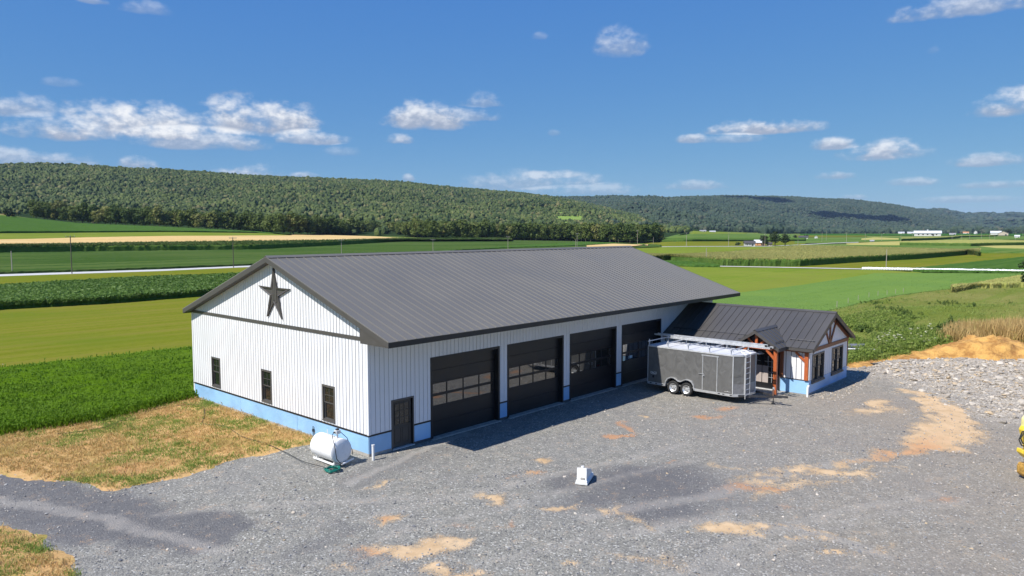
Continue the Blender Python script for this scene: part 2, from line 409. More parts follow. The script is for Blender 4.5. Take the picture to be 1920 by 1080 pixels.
# ------------------------------------------------------------------ terrain of the valley
TU = np.array([-700,-300,   0,  63, 150, 315, 480, 600, 730, 955,1065,1237,1300,1400,1560,1700,1920,2600])
TT = np.array([1300,1150,1000, 980, 950, 880, 800, 760, 760, 740, 740, 720,1500,2000,3000,3400,3400,3400])
TV = np.array([ 392, 396, 402, 409, 418, 425, 434, 440, 443, 450, 451, 454,432.6,435.8,437.6,437.2,437,437])
TZ = CZ + TT * ray(TU, TV)[:, 2]
def bearing_u(x, y):
    b = np.arctan2(x - CX, y - CY) - R(YAW); b = (b + np.pi) % (2 * np.pi) - np.pi
    return 960 + FPX * np.tan(np.clip(b, -.87, .87))
def terr(x, y):
    x = np.asarray(x, float); y = np.asarray(y, float)
    r = np.hypot(x - CX, y - CY); u = bearing_u(x, y)
    d = np.hypot(np.maximum(np.maximum(-14 - x, x - 40), 0), np.maximum(np.maximum(-40 - y, y - 18), 0))
    z = -2.6 * sm(d, 3, 75)
    z = z + 2.6 * np.exp(-(((x - 72) / 24) ** 2 + ((y + 20) / 20) ** 2))
    T = np.interp(u, TU, TT); zt = np.interp(u, TU, TZ)
    return z + (zt - z) * sm(r, 170, T)
def hit(u, v, h=0., rmax=9000.):
    """where the line of sight of a photo pixel meets the terrain (raised by h)"""
    u, v = np.broadcast_arrays(np.asarray(u, float), np.asarray(v, float))
    d = ray(u, v); rs = np.geomspace(8, rmax, 420)
    out = np.full(u.shape, rmax); lo = np.full(u.shape, rs[0]); done = np.zeros(u.shape, bool)
    for a, b in zip(rs[:-1], rs[1:]):
        below = (CZ + d[..., 2] * b) < terr(CX + d[..., 0] * b, CY + d[..., 1] * b) + h
        new = below & ~done
        if new.any():
            l = np.full(u.shape, a); hi = np.full(u.shape, b)
            for _ in range(18):
                mid = (l + hi) / 2
                bl = (CZ + d[..., 2] * mid) < terr(CX + d[..., 0] * mid, CY + d[..., 1] * mid) + h
                hi = np.where(bl, mid, hi); l = np.where(bl, l, mid)
            out[new] = hi[new]; done |= new
        if done.all(): break
    return np.stack([CX + d[..., 0] * out, CY + d[..., 1] * out], -1)
def grid_mesh(name, P, mat, kind='structure', smooth=True, attrs=None):
    """P: (n, m, 3) grid of points"""
    n, m = P.shape[:2]
    idx = np.arange(n * m).reshape(n, m)
    f = np.stack([idx[:-1, :-1], idx[1:, :-1], idx[1:, 1:], idx[:-1, 1:]], -1).reshape(-1, 4)
    me = bpy.data.meshes.new(name)
    me.vertices.add(n * m); me.vertices.foreach_set('co', P.reshape(-1).astype(np.float32))
    me.loops.add(f.size); me.loops.foreach_set('vertex_index', f.reshape(-1).astype(np.int32))
    me.polygons.add(len(f)); me.polygons.foreach_set('loop_start', np.arange(0, f.size, 4).astype(np.int32))
    me.update(calc_edges=True)
    if me.polygons[len(f) // 2].normal.z < 0: me.flip_normals()
    me.polygons.foreach_set('use_smooth', [smooth] * len(f))
    for k, a in (attrs or {}).items():
        at = me.attributes.new(k, 'FLOAT', 'POINT'); at.data.foreach_set('value', a.reshape(-1).astype(np.float32))
    o = link_mesh(name, me, mat); o['kind'] = kind
    return o
def curve(pts, u):
    pts = sorted(pts); return np.interp(u, [p[0] for p in pts], [p[1] for p in pts])
STRIPS = {}
_lift = [0.]
def strip(name, lower, upper, u0, u1, mat, h=0., nu=160, nv=20, rough=0., nsc=1., kind='structure', skirt=True, edge=0., label=None):
    """a field between two edge curves, draped on the terrain; h > 0 is a standing crop with its front and side faces"""
    _lift[0] += .006
    us = np.linspace(u0, u1, nu)
    A = hit(us, curve(lower, us)); B = hit(us, curve(upper, us), h)
    if edge:
        k = (fbm(us * .08, us * 0 + len(name), 4) - .5) * 2 * edge
        dirn = (B - A) / (np.linalg.norm(B - A, axis=1, keepdims=True) + 1e-6); A = A + dirn * k[:, None]
    t = np.linspace(0, 1, nv) ** 1.5
    XY = A[:, None] * (1 - t[None, :, None]) + B[:, None] * t[None, :, None]
    Z = terr(XY[..., 0], XY[..., 1]) + h + .02 + _lift[0]
    if rough: Z = Z + (fbm(XY[..., 0] / nsc, XY[..., 1] / nsc, 4) - .5) * 2 * rough
    P = np.concatenate([XY, Z[..., None]], -1)
    STRIPS[name] = XY
    if h and skirt:
        nrow = 3
        d = (A - np.array([CX, CY])); d /= np.linalg.norm(d, axis=1, keepdims=True)
        rows = []
        for q in range(nrow):
            s_ = q / nrow
            off = (1 - s_) * .12 + (fbm(us * .9 + q * 7, us * 0 + q, 3) - .5) * .7
            xy = A - d * off[:, None]
            rows.append(np.concatenate([xy, (terr(xy[:, 0], xy[:, 1]) - .05 + (Z[:, 0] - terr(A[:, 0], A[:, 1]) + .05) * s_)[:, None]], -1))
        P = np.concatenate([np.stack(rows, 1), P], 1)
        e0 = P[:1].copy(); e1 = P[-1:].copy()
        for e in (e0, e1): e[..., 2] = np.minimum(e[..., 2], terr(e[..., 0], e[..., 1]) - .05)
        P = np.concatenate([e0, P, e1], 0)
    return grid_mesh(name, P, mat, kind)

# instancing by geometry nodes on computed points (only for things nobody could count)
def scatter(name, pts, protos, rot, scale, idx, label=None, kind='stuff'):
    me = bpy.data.meshes.new(name); n = len(pts)
    me.vertices.add(n); me.vertices.foreach_set('co', np.asarray(pts, np.float32).reshape(-1))
    for k, a, ty in (('rot', rot, 'FLOAT_VECTOR'), ('scl', scale, 'FLOAT_VECTOR')):
        at = me.attributes.new(k, ty, 'POINT'); at.data.foreach_set('vector', np.asarray(a, np.float32).reshape(-1))
    at = me.attributes.new('pick', 'INT', 'POINT'); at.data.foreach_set('value', np.asarray(idx, np.int32))
    o = bpy.data.objects.new(name, me); COL.objects.link(o)
    pc = bpy.data.collections.new(name + '_sources')
    for p in protos: pc.objects.link(p)
    g = bpy.data.node_groups.new(name + '_nodes', 'GeometryNodeTree')
    g.interface.new_socket('Geometry', in_out='INPUT', socket_type='NodeSocketGeometry'); g.interface.new_socket('Geometry', in_out='OUTPUT', socket_type='NodeSocketGeometry')
    gi = g.nodes.new('NodeGroupInput'); go = g.nodes.new('NodeGroupOutput')
    ip = g.nodes.new('GeometryNodeInstanceOnPoints'); ci = g.nodes.new('GeometryNodeCollectionInfo')
    ci.inputs['Collection'].default_value = pc; ci.inputs['Separate Children'].default_value = True; ci.inputs['Reset Children'].default_value = True
    def at_(nm, ty):
        q = g.nodes.new('GeometryNodeInputNamedAttribute'); q.data_type = ty; q.inputs[0].default_value = nm
        return q.outputs[0]
    L = g.links.new
    L(gi.outputs[0], ip.inputs['Points']); L(ci.outputs[0], ip.inputs['Instance']); ip.inputs['Pick Instance'].default_value = True
    L(at_('pick', 'INT'), ip.inputs['Instance Index'])
    er = g.nodes.new('FunctionNodeEulerToRotation'); L(at_('rot', 'FLOAT_VECTOR'), er.inputs[0]); L(er.outputs[0], ip.inputs['Rotation'])
    L(at_('scl', 'FLOAT_VECTOR'), ip.inputs['Scale']); L(ip.outputs[0], go.inputs[0])
    md = o.modifiers.new('scatter', 'NODES'); md.node_group = g
    o['kind'] = kind
    if label: o['label'] = label
    return o
def proto(name, me, mat):
    me.materials.append(mat); return bpy.data.objects.new(name, me)
def mesh_from(name, v, f):
    me = bpy.data.meshes.new(name); me.from_pydata([tuple(x) for x in v], [], [tuple(x) for x in f]); me.update(); return me
def crown_blob(seed, sub=2):
    bm = bmesh.new(); bmesh.ops.create_icosphere(bm, subdivisions=sub, radius=1)
    r_ = random.Random(seed); ph = [Vector((r_.uniform(-1, 1), r_.uniform(-1, 1), r_.uniform(-.6, 1))).normalized() for _ in range(13)]
    for v in bm.verts:
        n = v.co.normalized(); k = max(n.dot(p) for p in ph)
        v.co = n * (.50 + .52 * max(0, k) ** 5 + r_.uniform(-.07, .07)); v.co.z *= .95
    me = bpy.data.meshes.new('crown_blob'); bm.to_mesh(me); bm.free(); return me
def cards(seed, n, lobes, size, up=.25):
    """leaf clumps: many small bent faces on the surface of several lobes"""
    r_ = np.random.default_rng(seed); V = []; F = []
    for k in range(n):
        c, rad = lobes[r_.integers(len(lobes))]
        d = r_.normal(size=3); d /= np.linalg.norm(d)
        p = np.array(c) + d * np.array(rad) * r_.uniform(.72, 1.05)
        nrm = d * .8 + r_.normal(size=3) * .5 + np.array([0, 0, up]); nrm /= np.linalg.norm(nrm)
        a = np.cross(nrm, r_.normal(size=3)); a /= np.linalg.norm(a); b = np.cross(nrm, a)
        s_ = size * r_.uniform(.6, 1.3); i = len(V)
        V += [p - a * s_ - b * s_ * .5, p + a * s_ * .3 - b * s_ * .9, p + a * s_ + b * s_ * .3, p + b * s_ * .9 - a * s_ * .2 + nrm * s_ * .3]
        F += [(i, i + 1, i + 2), (i, i + 2, i + 3)]
    return V, F
def blades(seed, n, h, spread, w, lean=.5, leafy=False):
    r_ = np.random.default_rng(seed); V = []; F = []
    for k in range(n):
        a = r_.uniform(0, 2 * math.pi); q = np.array([r_.normal() * spread, r_.normal() * spread, 0])
        d = np.array([math.cos(a), math.sin(a), 0]); s_ = np.array([-d[1], d[0], 0]) * w * r_.uniform(.6, 1.3)
        hh = h * r_.uniform(.6, 1.15); l = lean * r_.uniform(.2, 1.2); i = len(V)
        m_ = q + d * hh * l * .35 + np.array([0, 0, hh * .6]); t_ = q + d * hh * l + np.array([0, 0, hh])
        if leafy: t_[2] = hh * .75
        V += [q - s_ * .5, q + s_ * .5, m_ + s_ * .6, m_ - s_ * .6, t_]; F += [(i, i + 1, i + 2, i + 3), (i + 3, i + 2, i + 4)]
    return V, F

# base sheet to the horizon (fields lie on it)
th = np.unique(np.concatenate([np.linspace(-180, -46, 50), np.linspace(-46, 46, 260), np.linspace(46, 180, 50)]))
rr = np.concatenate([[0.5], np.geomspace(6, 14000, 190)])
X = CX + rr[None, :] * np.sin(np.radians(th + YAW))[:, None]; Yg = CY + rr[None, :] * np.cos(np.radians(th + YAW))[:, None]
Zg = terr(X, Yg) - .30 - .15 * sm(rr, 60, 200)[None, :]
grid_mesh('ground', np.stack([X, Yg, Zg], -1), M['f_valley'])

# ------------------------------------------------------------------ fields of the valley floor
up_alf = [(-200,711),(0,690),(355,651),(420,643),(1280,562),(1500,535),(1577,523),(1640,512.5),(1720,511.5),(1913,513),(2050,514)]
low_soy = [(-200,598),(0,581),(200,570),(365,557),(400,553),(480,546),(800,520)]
strip('hay_field', [(p[0], p[1] + 3) for p in up_alf], low_soy[:-1] + [(800,519)], -200, 800, M['f_mown'], nu=160, nv=26)
strip('hay_field', [(p[0], p[1] + 3) for p in up_alf], [(700,524),(800,519),(1250,496),(1500,502),(1614,504.5),(1720,510.5),(1730,511.4)], 790, 1728, M['f_mown2'], nu=160, nv=26)
AL, AU = [(-200,851),(0,811),(90,800),(180,786),(300,758),(366,742),(512,716),(776,670),(1004,631),(1250,622),(1500,602),(1569,583),(1620,569.5),(1680,557),(1750,548),(1790,543),(1910,518),(2050,500)], [(p[0], p[1] if p[0] < 1600 else max(p[1], 512.)) for p in up_alf]
strip('alfalfa_field', AL, AU, -200, 900, M['f_alfalfa'], h=.30, nu=260, nv=60, rough=.10, nsc=.8, edge=.35)
strip('clover_field', AL, AU, 898, 1925, M['f_alfalfa2'], h=.30, nu=260, nv=60, rough=.03, nsc=.8, edge=.35)  # same alfalfa past the annex, coloured brighter for haze and view angle
strip('mown_verge', [(-200,556),(0,543),(250,528),(440,521),(800,503)], [(-200,528),(0,518.5),(300,508.5),(460,501.3),(800,488)], -200, 800, M['f_mown'], nu=90, nv=8)
strip('soybean_field', low_soy, [(-200,550),(0,537),(250,522),(440,515),(800,497)], -200, 620, M['f_soy'], h=.85, nu=420, nv=70, rough=.20, nsc=.9, edge=.4)
strip('country_road', [(-200,528),(0,518.5),(300,508.5),(460,501.3),(800,488)], [(-200,524),(0,514.7),(300,505.4),(460,498.6),(800,486)], -200, 800, M['f_road'], nu=90, nv=3)
strip('green_crop_field', [(-200,524),(0,514.3),(300,505),(460,498.4),(800,484),(1000,474),(1240,464)], [(-200,484),(0,474),(250,470.5),(480,468),(600,462),(755,453),(955,450.5),(1065,452),(1190,456.5),(1240,459)], -200, 1240, M['f_soy_field'], h=.6, nu=300, nv=40, rough=.16, nsc=1.4)
strip('dark_crop_strip', [(825,474),(955,467),(1065,463.5),(1130,460),(1200,458)], [(825,471.5),(955,461),(1100,453),(1200,457)], 825, 1195, M['f_soy'], h=1.0, nu=120, nv=12, rough=.25, nsc=1.5)
strip('bare_earth_patch', [(1100,468),(1190,464.5),(1215,461)], [(1100,460),(1150,457),(1200,458.5),(1215,460.5)], 1100, 1215, M['f_tan'], h=1.1, nu=30, nv=6, skirt=False)
def corn(name, low, up, u0, u1, top, nu=300, nv=40, h=2.3, rough=.35, nsc=1.5):
    o = strip(name, low, up, u0, u1, top, h=h, nu=nu, nv=nv, rough=rough, nsc=nsc, edge=.8)
    o.data.materials.append(M['f_corn'])
    m_ = nv + 3 - 1; n_ = nu + 2 - 1
    a = np.zeros((n_, m_), np.int32); a[:, :3] = 1; a[0] = 1; a[-1] = 1
    if h > 1.55: o.data.polygons.foreach_set('material_index', a.reshape(-1))
    return o
strip('wheat_field', [(-200,473),(0,465),(250,459),(480,455.5),(755,449.5),(790,449)], [(-200,452),(0,447.5),(60,446.5),(160,443.7),(310,441),(480,440.2),(600,440.5),(700,443),(755,446.5),(790,448)], -200, 775, M['f_tan'], nu=140, nv=12)
corn('corn_strip', [(-200,484),(0,474),(250,470.5),(480,468.5),(600,462.5),(755,453.5),(955,451.5),(1000,451.5)], [(-200,468),(0,461.5),(250,456.5),(480,452.8),(600,451.6),(755,448.8),(955,449),(1000,449.5)], -200, 960, M['f_corn'], nu=320, nv=14)
strip('bright_crop_strip', [(-200,454),(0,449),(60,448),(160,445.2),(310,442.5),(480,441.7),(545,441.5)], [(-200,443),(0,437.2),(315,434.8),(480,437),(545,440)], -200, 545, M['f_mown2'], nu=90, nv=8)
strip('upper_crop_field', [(-200,444),(0,437.6),(315,435.2),(480,437),(545,440)], [(-200,398),(0,404.5),(63,409.5),(150,418.5),(315,425.5),(480,433.8),(545,439)], -200, 545, M['f_soy'], h=1.0, nu=140, nv=26, rough=.3, nsc=2.5)
strip('far_wheat_field', [(-200,402),(0,405.3),(64,405.5)], [(-200,399),(0,401.5),(64,401.5)], -200, 64, M['f_tan'], h=1.5, nu=30, nv=4, skirt=False)
# right of the barn
strip('hay_strip', [(1200,499),(1500,503.5),(1614,506),(1700,508),(1719,503),(1920,482.5),(2050,468)], [(1200,486),(1300,494),(1500,498),(1609,491),(1719,484.5),(1836,473.5),(1920,474),(2050,475)], 1200, 1925, M['f_mown'], nu=140, nv=14)
strip('soybean_strip', [(1235,497),(1300,501),(1352,501.5),(1356,501.5)], [(1235,487),(1300,491),(1340,495),(1356,500)], 1237, 1350, M['f_soy'], h=.6, nu=120, nv=16, rough=.25, nsc=1.2)
strip('soybean_plot', [(1640,508),(1720,510),(1913,512),(2050,513)], [(1640,507),(1719,502),(1920,481.5),(2050,468)], 1712, 2050, M['f_soy'], h=.4, nu=160, nv=24, rough=.15, nsc=1.2)
strip('farm_track', [(1200,497.5),(1500,503.2),(1614,505.6),(1640,506.5)], [(1200,496.5),(1500,501.9),(1614,504.2),(1640,505.2)], 1200, 1640, M['f_road'], nu=50, nv=3)
corn('corn_field', [(1190,486),(1260,491),(1300,494),(1354,499),(1500,500),(1609,492.5),(1719,486.5),(1800,479.5),(1836,474.5)], [(1190,482),(1237,480),(1369,473),(1444,466),(1500,460),(1609,463),(1719,466),(1828,469.5),(1836,471)], 1195, 1836, M['f_tassel'], nu=520, nv=70)
strip('green_field', [(1190,488),(1237,483),(1369,475.5),(1444,468),(1510,461)], [(1190,462),(1240,461.5),(1286,462.5),(1400,463),(1492,460.8),(1510,459)], 1190, 1505, M['f_mown2'], nu=90, nv=14)
strip('dark_green_field', [(1480,464),(1609,465.5),(1719,468.5),(1828,472),(1840,475),(1920,475.5),(2050,476)], [(1480,460),(1565,458),(1600,459.5),(1690,460.3),(1836,462),(1870,465.5),(1920,466.5),(2050,469)], 1480, 2050, M['f_green'], h=.5, nu=140, nv=10, rough=.1)
strip('yellow_field', [(1580,459.5),(1700,461)], [(1580,457),(1640,454),(1700,452)], 1587, 1700, M['f_yellow'], nu=40, nv=8)
strip('yellow_plot', [(1836,462.5),(1870,466),(1920,467),(2050,469)], [(1836,461.5),(1880,460.6),(1920,460.3),(2050,459)], 1836, 2050, M['f_yellow'], nu=40, nv=5)
corn('far_corn_field', [(1685,460.6),(1820,462.4),(1860,461),(1920,459.8),(2050,459)], [(1685,452.5),(1760,450.5),(1850,449),(1920,451),(2050,452)], 1687, 2050, M['f_tassel'], nu=200, nv=16)
strip('light_field', [(1205,463),(1286,462),(1400,462),(1492,459.5),(1510,458)], [(1205,457),(1240,453.5),(1340,452),(1440,452),(1510,452)], 1205, 1510, M['f_mown'], nu=60, nv=8)
corn('far_corn_strip', [(1225,454.5),(1300,453),(1430,452.8),(1510,452)], [(1225,447),(1300,446),(1430,446),(1510,446)], 1225, 1510, M['f_corn'], nu=120, nv=8, h=1.6)
strip('far_green_field', [(1225,449),(1300,447),(1430,447),(1510,446.5)], [(1225,440),(1300,438.5),(1387,438),(1440,439.5),(1510,440)], 1225, 1510, M['f_green'], nu=60, nv=8)
strip('far_meadow', [(1225,441),(1312,438.8),(1387,438.3),(1400,438)], [(1225,428.8),(1312,433.4),(1387,436),(1400,436.5)], 1230, 1400, M['f_mown2'], nu=40, nv=6)
strip('valley_plot', [(1480,457),(1600,455),(1700,451.5)], [(1480,447),(1600,446),(1700,445)], 1490, 1690, M['f_green'], nu=60, nv=8)
strip('valley_plot', [(1490,445),(1620,443.8)], [(1490,441),(1620,440)], 1490, 1625, M['f_mown'], nu=40, nv=4)
strip('valley_plot', [(1610,450),(1690,449.5)], [(1610,448),(1640,445),(1690,447)], 1615, 1685, M['f_yellow'], nu=30, nv=4)
corn('valley_corn', [(1690,451.5),(1760,449),(1800,446.5)], [(1690,446),(1760,444),(1800,443.5)], 1690, 1800, M['f_tassel'], nu=60, nv=6)
strip('valley_plot', [(1815,448.5),(1860,449.5),(2050,450)], [(1815,445),(1860,443.5),(2050,443)], 1815, 2050, M['f_green'], nu=60, nv=5)
corn('valley_corn', [(1790,445),(1860,443.8),(1870,443)], [(1790,441.5),(1860,440.8),(1870,440.8)], 1790, 1870, M['f_tassel'], nu=60, nv=4)
strip('valley_plot', [(1500,441.5),(1700,442),(1800,441.5),(2050,443)], [(1500,438.6),(1700,438.6),(1800,438.2),(2050,438.5)], 1500, 2050, M['f_deep'], nu=60, nv=4)
strip('valley_road', [(1195,464.3),(1286,463),(1440,462.6),(1492,460.2),(1560,456.6),(1610,455)], [(1195,463.6),(1286,462.3),(1440,461.9),(1492,459.4),(1560,455.8),(1610,454.2)], 1195, 1610, M['f_road'], nu=60, nv=3)

# ------------------------------------------------------------------ wooded ridges
def ridge(name, U, foot_T, foot_V, sky, crest_D, canopy, over=1.35, amp=14., nu=220, nv=60):
    us = np.linspace(U[0], U[1], nu)
    T = np.interp(us, foot_T[0], foot_T[1]); zf = CZ + T * ray(us, np.interp(us, foot_V[0], foot_V[1]))[:, 2]
    D = np.interp(us, crest_D[0], crest_D[1]); zc = CZ + D * ray(us, np.interp(us, [p[0] for p in sky], [p[1] for p in sky]))[:, 2] - canopy
    d = ray(us, us * 0 + 500)[:, :2]
    s_ = np.linspace(0, over, nv)
    r_ = T[:, None] + (D - T)[:, None] * s_[None]
    X_ = CX + d[:, :1] * r_; Y_ = CY + d[:, 1:] * r_
    p = np.where(s_ < 1, .45 * s_ + .55 * (3 * s_ ** 2 - 2 * s_ ** 3), 1 - (s_ - 1) ** 2 * 2.2)
    Z_ = zf[:, None] + (zc - zf)[:, None] * p[None]
    w = np.clip(s_ * (1.02 - s_) * 4, 0, 1)[None]
    Z_ = Z_ + (fbm(X_ / 260, Y_ / 260, 4) - .55) * amp * 2 * w * np.clip((zc - zf)[:, None] / 60, 0, 1.6)
    G_ = np.stack([X_, Y_, Z_ - .8], -1); sk_ = G_[:, :1].copy(); sk_[..., 2] -= 30
    grid_mesh(name, np.concatenate([sk_, G_], 1), M['forest_floor'])
    return X_, Y_, Z_, us, s_
skyA = [(-700,306),(-300,301),(0,309),(100,309),(200,314),(300,319),(400,324.5),(500,328),(600,331.5),(720,338),(800,345),(850,350),(960,358),(1040,367),(1100,379),(1160,393),(1237,410),(1300,424)]
A = ridge('forest_ridge', (-640, 1290), (TU, np.where(TU < 1240, TT + 40, 1000)), ([-700,-300,0,63,150,315,480,600,730,955,1065,1237,1300], [388,393,400,407,416,423,432,438,441,448,449,452,431]), skyA, ([-700,0,400,720,960,1100,1300],[2000,2150,2200,2400,2700,2700,2300]), 9.)
skyB = [(900,372),(1060,370.5),(1150,369.5),(1250,371),(1370,368.5),(1460,370),(1520,372),(1587,373),(1631,378),(1675,383.5),(1710,390),(1735,397),(1790,410),(1850,424)]
B = ridge('forest_ridge', (930, 1840), ([900,1100,1237,1300,1400,1560,1700,1900],[1500,1500,1450,1550,2050,3050,3450,3600]), ([900,1100,1200,1230,1312,1387,1425,1511,1700,1900],[423,423,424,427,432.5,435.2,437.6,437.2,437,436.8]), skyB, ([900,1370,1600,1760,1840],[4200,4800,5600,6200,6000]), 9., amp=26)
skyC = [(1600,398),(1690,394),(1723,395),(1762,393),(1793,400.7),(1806,401.8),(1845,400.2),(1867,402.8),(1894,400.2),(1905,401.8),(1925,400.5),(2000,399),(2100,404),(2400,410)]
Cr = ridge('forest_ridge', (1600, 2400), ([1600,2400],[4200,4300]), ([1600,2400],[436.2,436]), skyC, ([1600,1762,1850,2400],[7600,7600,9500,10500]), 9., amp=30, over=1.25)

blobs = [proto('tree_crown_source', crown_blob(k), M['forest']) for k in range(5)]
blobs_far = [proto('far_crown_source', crown_blob(40 + k), M['forest_far']) for k in range(4)]
def sample(G, n, s0, s1, lim=None):
    X_, Y_, Z_, us, s_ = G
    i = rng.uniform(0, len(us) - 1.001, n); j = np.interp(np.sqrt(rng.uniform(s0 ** 2 + .04, s1 ** 2 + .04, n)), np.sqrt(s_ ** 2 + .04), np.arange(len(s_)))
    j = np.clip(j, 0, len(s_) - 1.001); i0 = i.astype(int); j0 = j.astype(int); fi = i - i0; fj = j - j0
    L = lambda Q: (Q[i0, j0] * (1 - fj) + Q[i0, j0 + 1] * fj) * (1 - fi) + (Q[i0 + 1, j0] * (1 - fj) + Q[i0 + 1, j0 + 1] * fj) * fi
    return np.stack([L(X_), L(Y_), L(Z_)], -1), us[i0]
def to_px(p):
    a, t_ = R(YAW), R(PITCH)
    fw = np.array([math.sin(a) * math.cos(t_), math.cos(a) * math.cos(t_), math.sin(t_)]); rt = np.array([math.cos(a), -math.sin(a), 0.]); up = np.cross(rt, fw)
    q = np.asarray(p) - np.array([CX, CY, CZ]); z = q @ fw
    return 960 + FPX * (q @ rt) / z, 540 - FPX * (q @ up) / z
def forest(name, P, protos, r0, r1, zk=1.15, label=None):
    n = len(P); s = rng.uniform(r0, r1, n) * (1 + .5 * (rng.random(n) ** 6))
    sc = np.stack([s, s * rng.uniform(.85, 1.15, n), s * zk * rng.uniform(.75, 1.35, n)], -1)
    rot = np.stack([rng.uniform(-.15, .15, n), rng.uniform(-.15, .15, n), rng.uniform(0, 6.28, n)], -1)
    P = P.copy(); P[:, 2] += sc[:, 2] * .35
    return scatter(name, P, protos, rot, sc, rng.integers(0, len(protos), n), label)
clear_c = np.array([1062., 412.])
P, pu = sample(A, 105000, 0., 1.08)
uu, vv = to_px(P); keep = ~((np.abs(uu - 1064) < 28) & (np.abs(vv - 412.) < 5.2 - 3.2 * ((uu - 1070) / 28) ** 2))
keep &= ~((uu > 1175) & (P[:, 2] < 6))
forest('ridge_forest', P[keep], blobs, 2.5, 4.6, label='dense dark green forest covering the long near ridge')
P, pu = sample(B, 100000, 0., 1.05)
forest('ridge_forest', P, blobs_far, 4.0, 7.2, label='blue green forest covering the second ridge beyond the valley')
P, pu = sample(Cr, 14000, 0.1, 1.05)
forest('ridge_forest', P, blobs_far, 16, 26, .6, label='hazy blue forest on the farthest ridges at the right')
P, pu = sample(B, 5200, 0., .035)
Pq = P[pu > 1380]
P2 = hit(rng.uniform(1430, 2100, 1500), rng.uniform(437.1, 437.9, 1500)); P2 = np.concatenate([P2, terr(P2[:, 0], P2[:, 1])[:, None]], -1)
forest('distant_woods', np.concatenate([Pq, P2]), blobs_far, 7, 12., label='dark band of trees along the foot of the far ridge')
# unseen clouds added high above the frame, to cast shadows on the far ridge
def shadow_cloud(u, v, ra, rb, hgt_, name_label, seed):
    a_, b_ = to_px(np.stack(B[:3], -1).reshape(-1, 3)); i = np.argmin((a_ - u) ** 2 + (b_ - v) ** 2 * 4); P0 = Vector([float(q.reshape(-1)[i]) for q in B[:3]])
    c = P0 + SUN_DIR * (hgt_ / SUN_DIR.z); bm = bmesh.new(); bmesh.ops.create_icosphere(bm, subdivisions=5, radius=1); r_ = random.Random(seed)
    ph = [(Vector((r_.uniform(-1, 1), r_.uniform(-1, 1), r_.uniform(-.1, .8))).normalized(), r_.uniform(.1, .4)) for _ in range(26)]
    for w in bm.verts:
        n_ = w.co.normalized(); k = .72 + max(q * max(0, (n_.dot(p_) - .75) / .25) ** .6 for p_, q in ph) ; w.co = n_ * k
        w.co.z = w.co.z * 1.0 if w.co.z > 0 else w.co.z * .25
        w.co.x *= ra; w.co.y *= rb; w.co.z *= 120
    me = bpy.data.meshes.new('cloud'); bm.to_mesh(me); bm.free(); me.polygons.foreach_set('use_smooth', [True] * len(me.polygons))
    o = link_mesh('cloud', me, M['cloud']); o.location = c; o.rotation_euler.z = -R(YAW); o['kind'] = 'structure'
M['cloud'] = plain('cloud_white', (.85, .86, .88), 1., var=.02, scale=.004, spec=0)
shadow_cloud(1405, 374, 260, 90, 2300, '', 3); shadow_cloud(1500, 397, 230, 110, 2250, '', 5); shadow_cloud(1610, 408, 300, 120, 2250, '', 7)
# clearing on the slope
uu = np.linspace(1036, 1094, 26); X_, Y_, Z_, us, s_ = A
rows = []
for sv in np.linspace(.02, .42, 26):
    rows.append([(np.interp(q, us, [np.interp(sv, s_, X_[k]) for k in range(len(us))]), np.interp(q, us, [np.interp(sv, s_, Y_[k]) for k in range(len(us))]), np.interp(q, us, [np.interp(sv, s_, Z_[k]) for k in range(len(us))]) + 1.2) for q in uu])
rows = np.array(rows); a_, b_ = to_px(rows.reshape(-1, 3))
grid_mesh('hill_clearing', rows, M['clearing'])

# front rank of the near wood: trees one can tell apart
def tree_thing(name, seed, h, rx, label, mat, group=None, n=620, card=.85, trunk_r=.35, loc=(0, 0, 0), crown_from=.12):
    t = empty(name, loc, label, 'tree', group)
    r_ = random.Random(seed); lobes = []
    for k in range(13):
        a = r_.uniform(0, 6.28); f = r_.random(); zz = h * (crown_from + .12 + (.97 - crown_from - .28) * k / 12)
        env = math.sin(math.pi * min(1, max(.12, (zz / h - crown_from * .6) / (1.08 - crown_from * .6)))) ** .6
        q = rx * env * .62 * math.sqrt(f)
        lobes.append(((math.cos(a) * q, math.sin(a) * q, zz), (rx * .48 * env + .3, rx * .48 * env + .3, h * .13)))
    V, F = cards(seed, n, lobes, card)
    me = mesh_from('crown', V, F); o = link_mesh('crown', me, mat, t)
    tb = MB(); tb.tube([(0, 0, -.3), (.1, .05, h * .3), (0, .1, h * .75)], [trunk_r, trunk_r * .8, trunk_r * .3], 7)
    for k in range(4):
        a = r_.uniform(0, 6.28); c = lobes[3 + 2 * k][0]; tb.tube([(0, 0, h * (.18 + .1 * k)), (c[0] * .8, c[1] * .8, c[2])], [trunk_r * .5, trunk_r * .15], 5)
    tb.build('trunk', M['bark'], t, local=True)
    return t
GT = 'trees along the front of the wood'
protoT = [tree_thing('broadleaf_tree', 100 + k, rng.uniform(17, 21), rng.uniform(5.5, 7), 'leafy green tree in the front row of the wood behind the barn', M['treeleaf'], GT) for k in range(6)]
us = np.arange(70, 1240, 10.5); first = set()
tv = np.interp(us, [63,150,195,315,480,537,605,730,805,955,1065,1190,1240], [409,418.5,420.5,426,434.5,439.3,440.5,441,446.5,450.5,451.5,455,455])
xy = hit(us + rng.uniform(-3, 3, len(us)), tv)
for k, (x, y) in enumerate(xy):
    p = protoT[k % 6]; o = p if k < 6 else copy_tree(p)
    o['label'] = 'leafy tree at the right hand end of the front row of the wood' if k == len(xy) - 1 else 'leafy tree within the front row of the wood behind the barn'
    if k == 0: o['label'] = 'leafy tree at the left end of the front row of the wood'
    o.location = (x, y, float(terr(x, y)) - .3); o.rotation_euler.z = random.uniform(0, 6.28); s_ = random.uniform(.82, 1.12); o.scale = (s_ * 1.05, s_ * 1.05, s_)
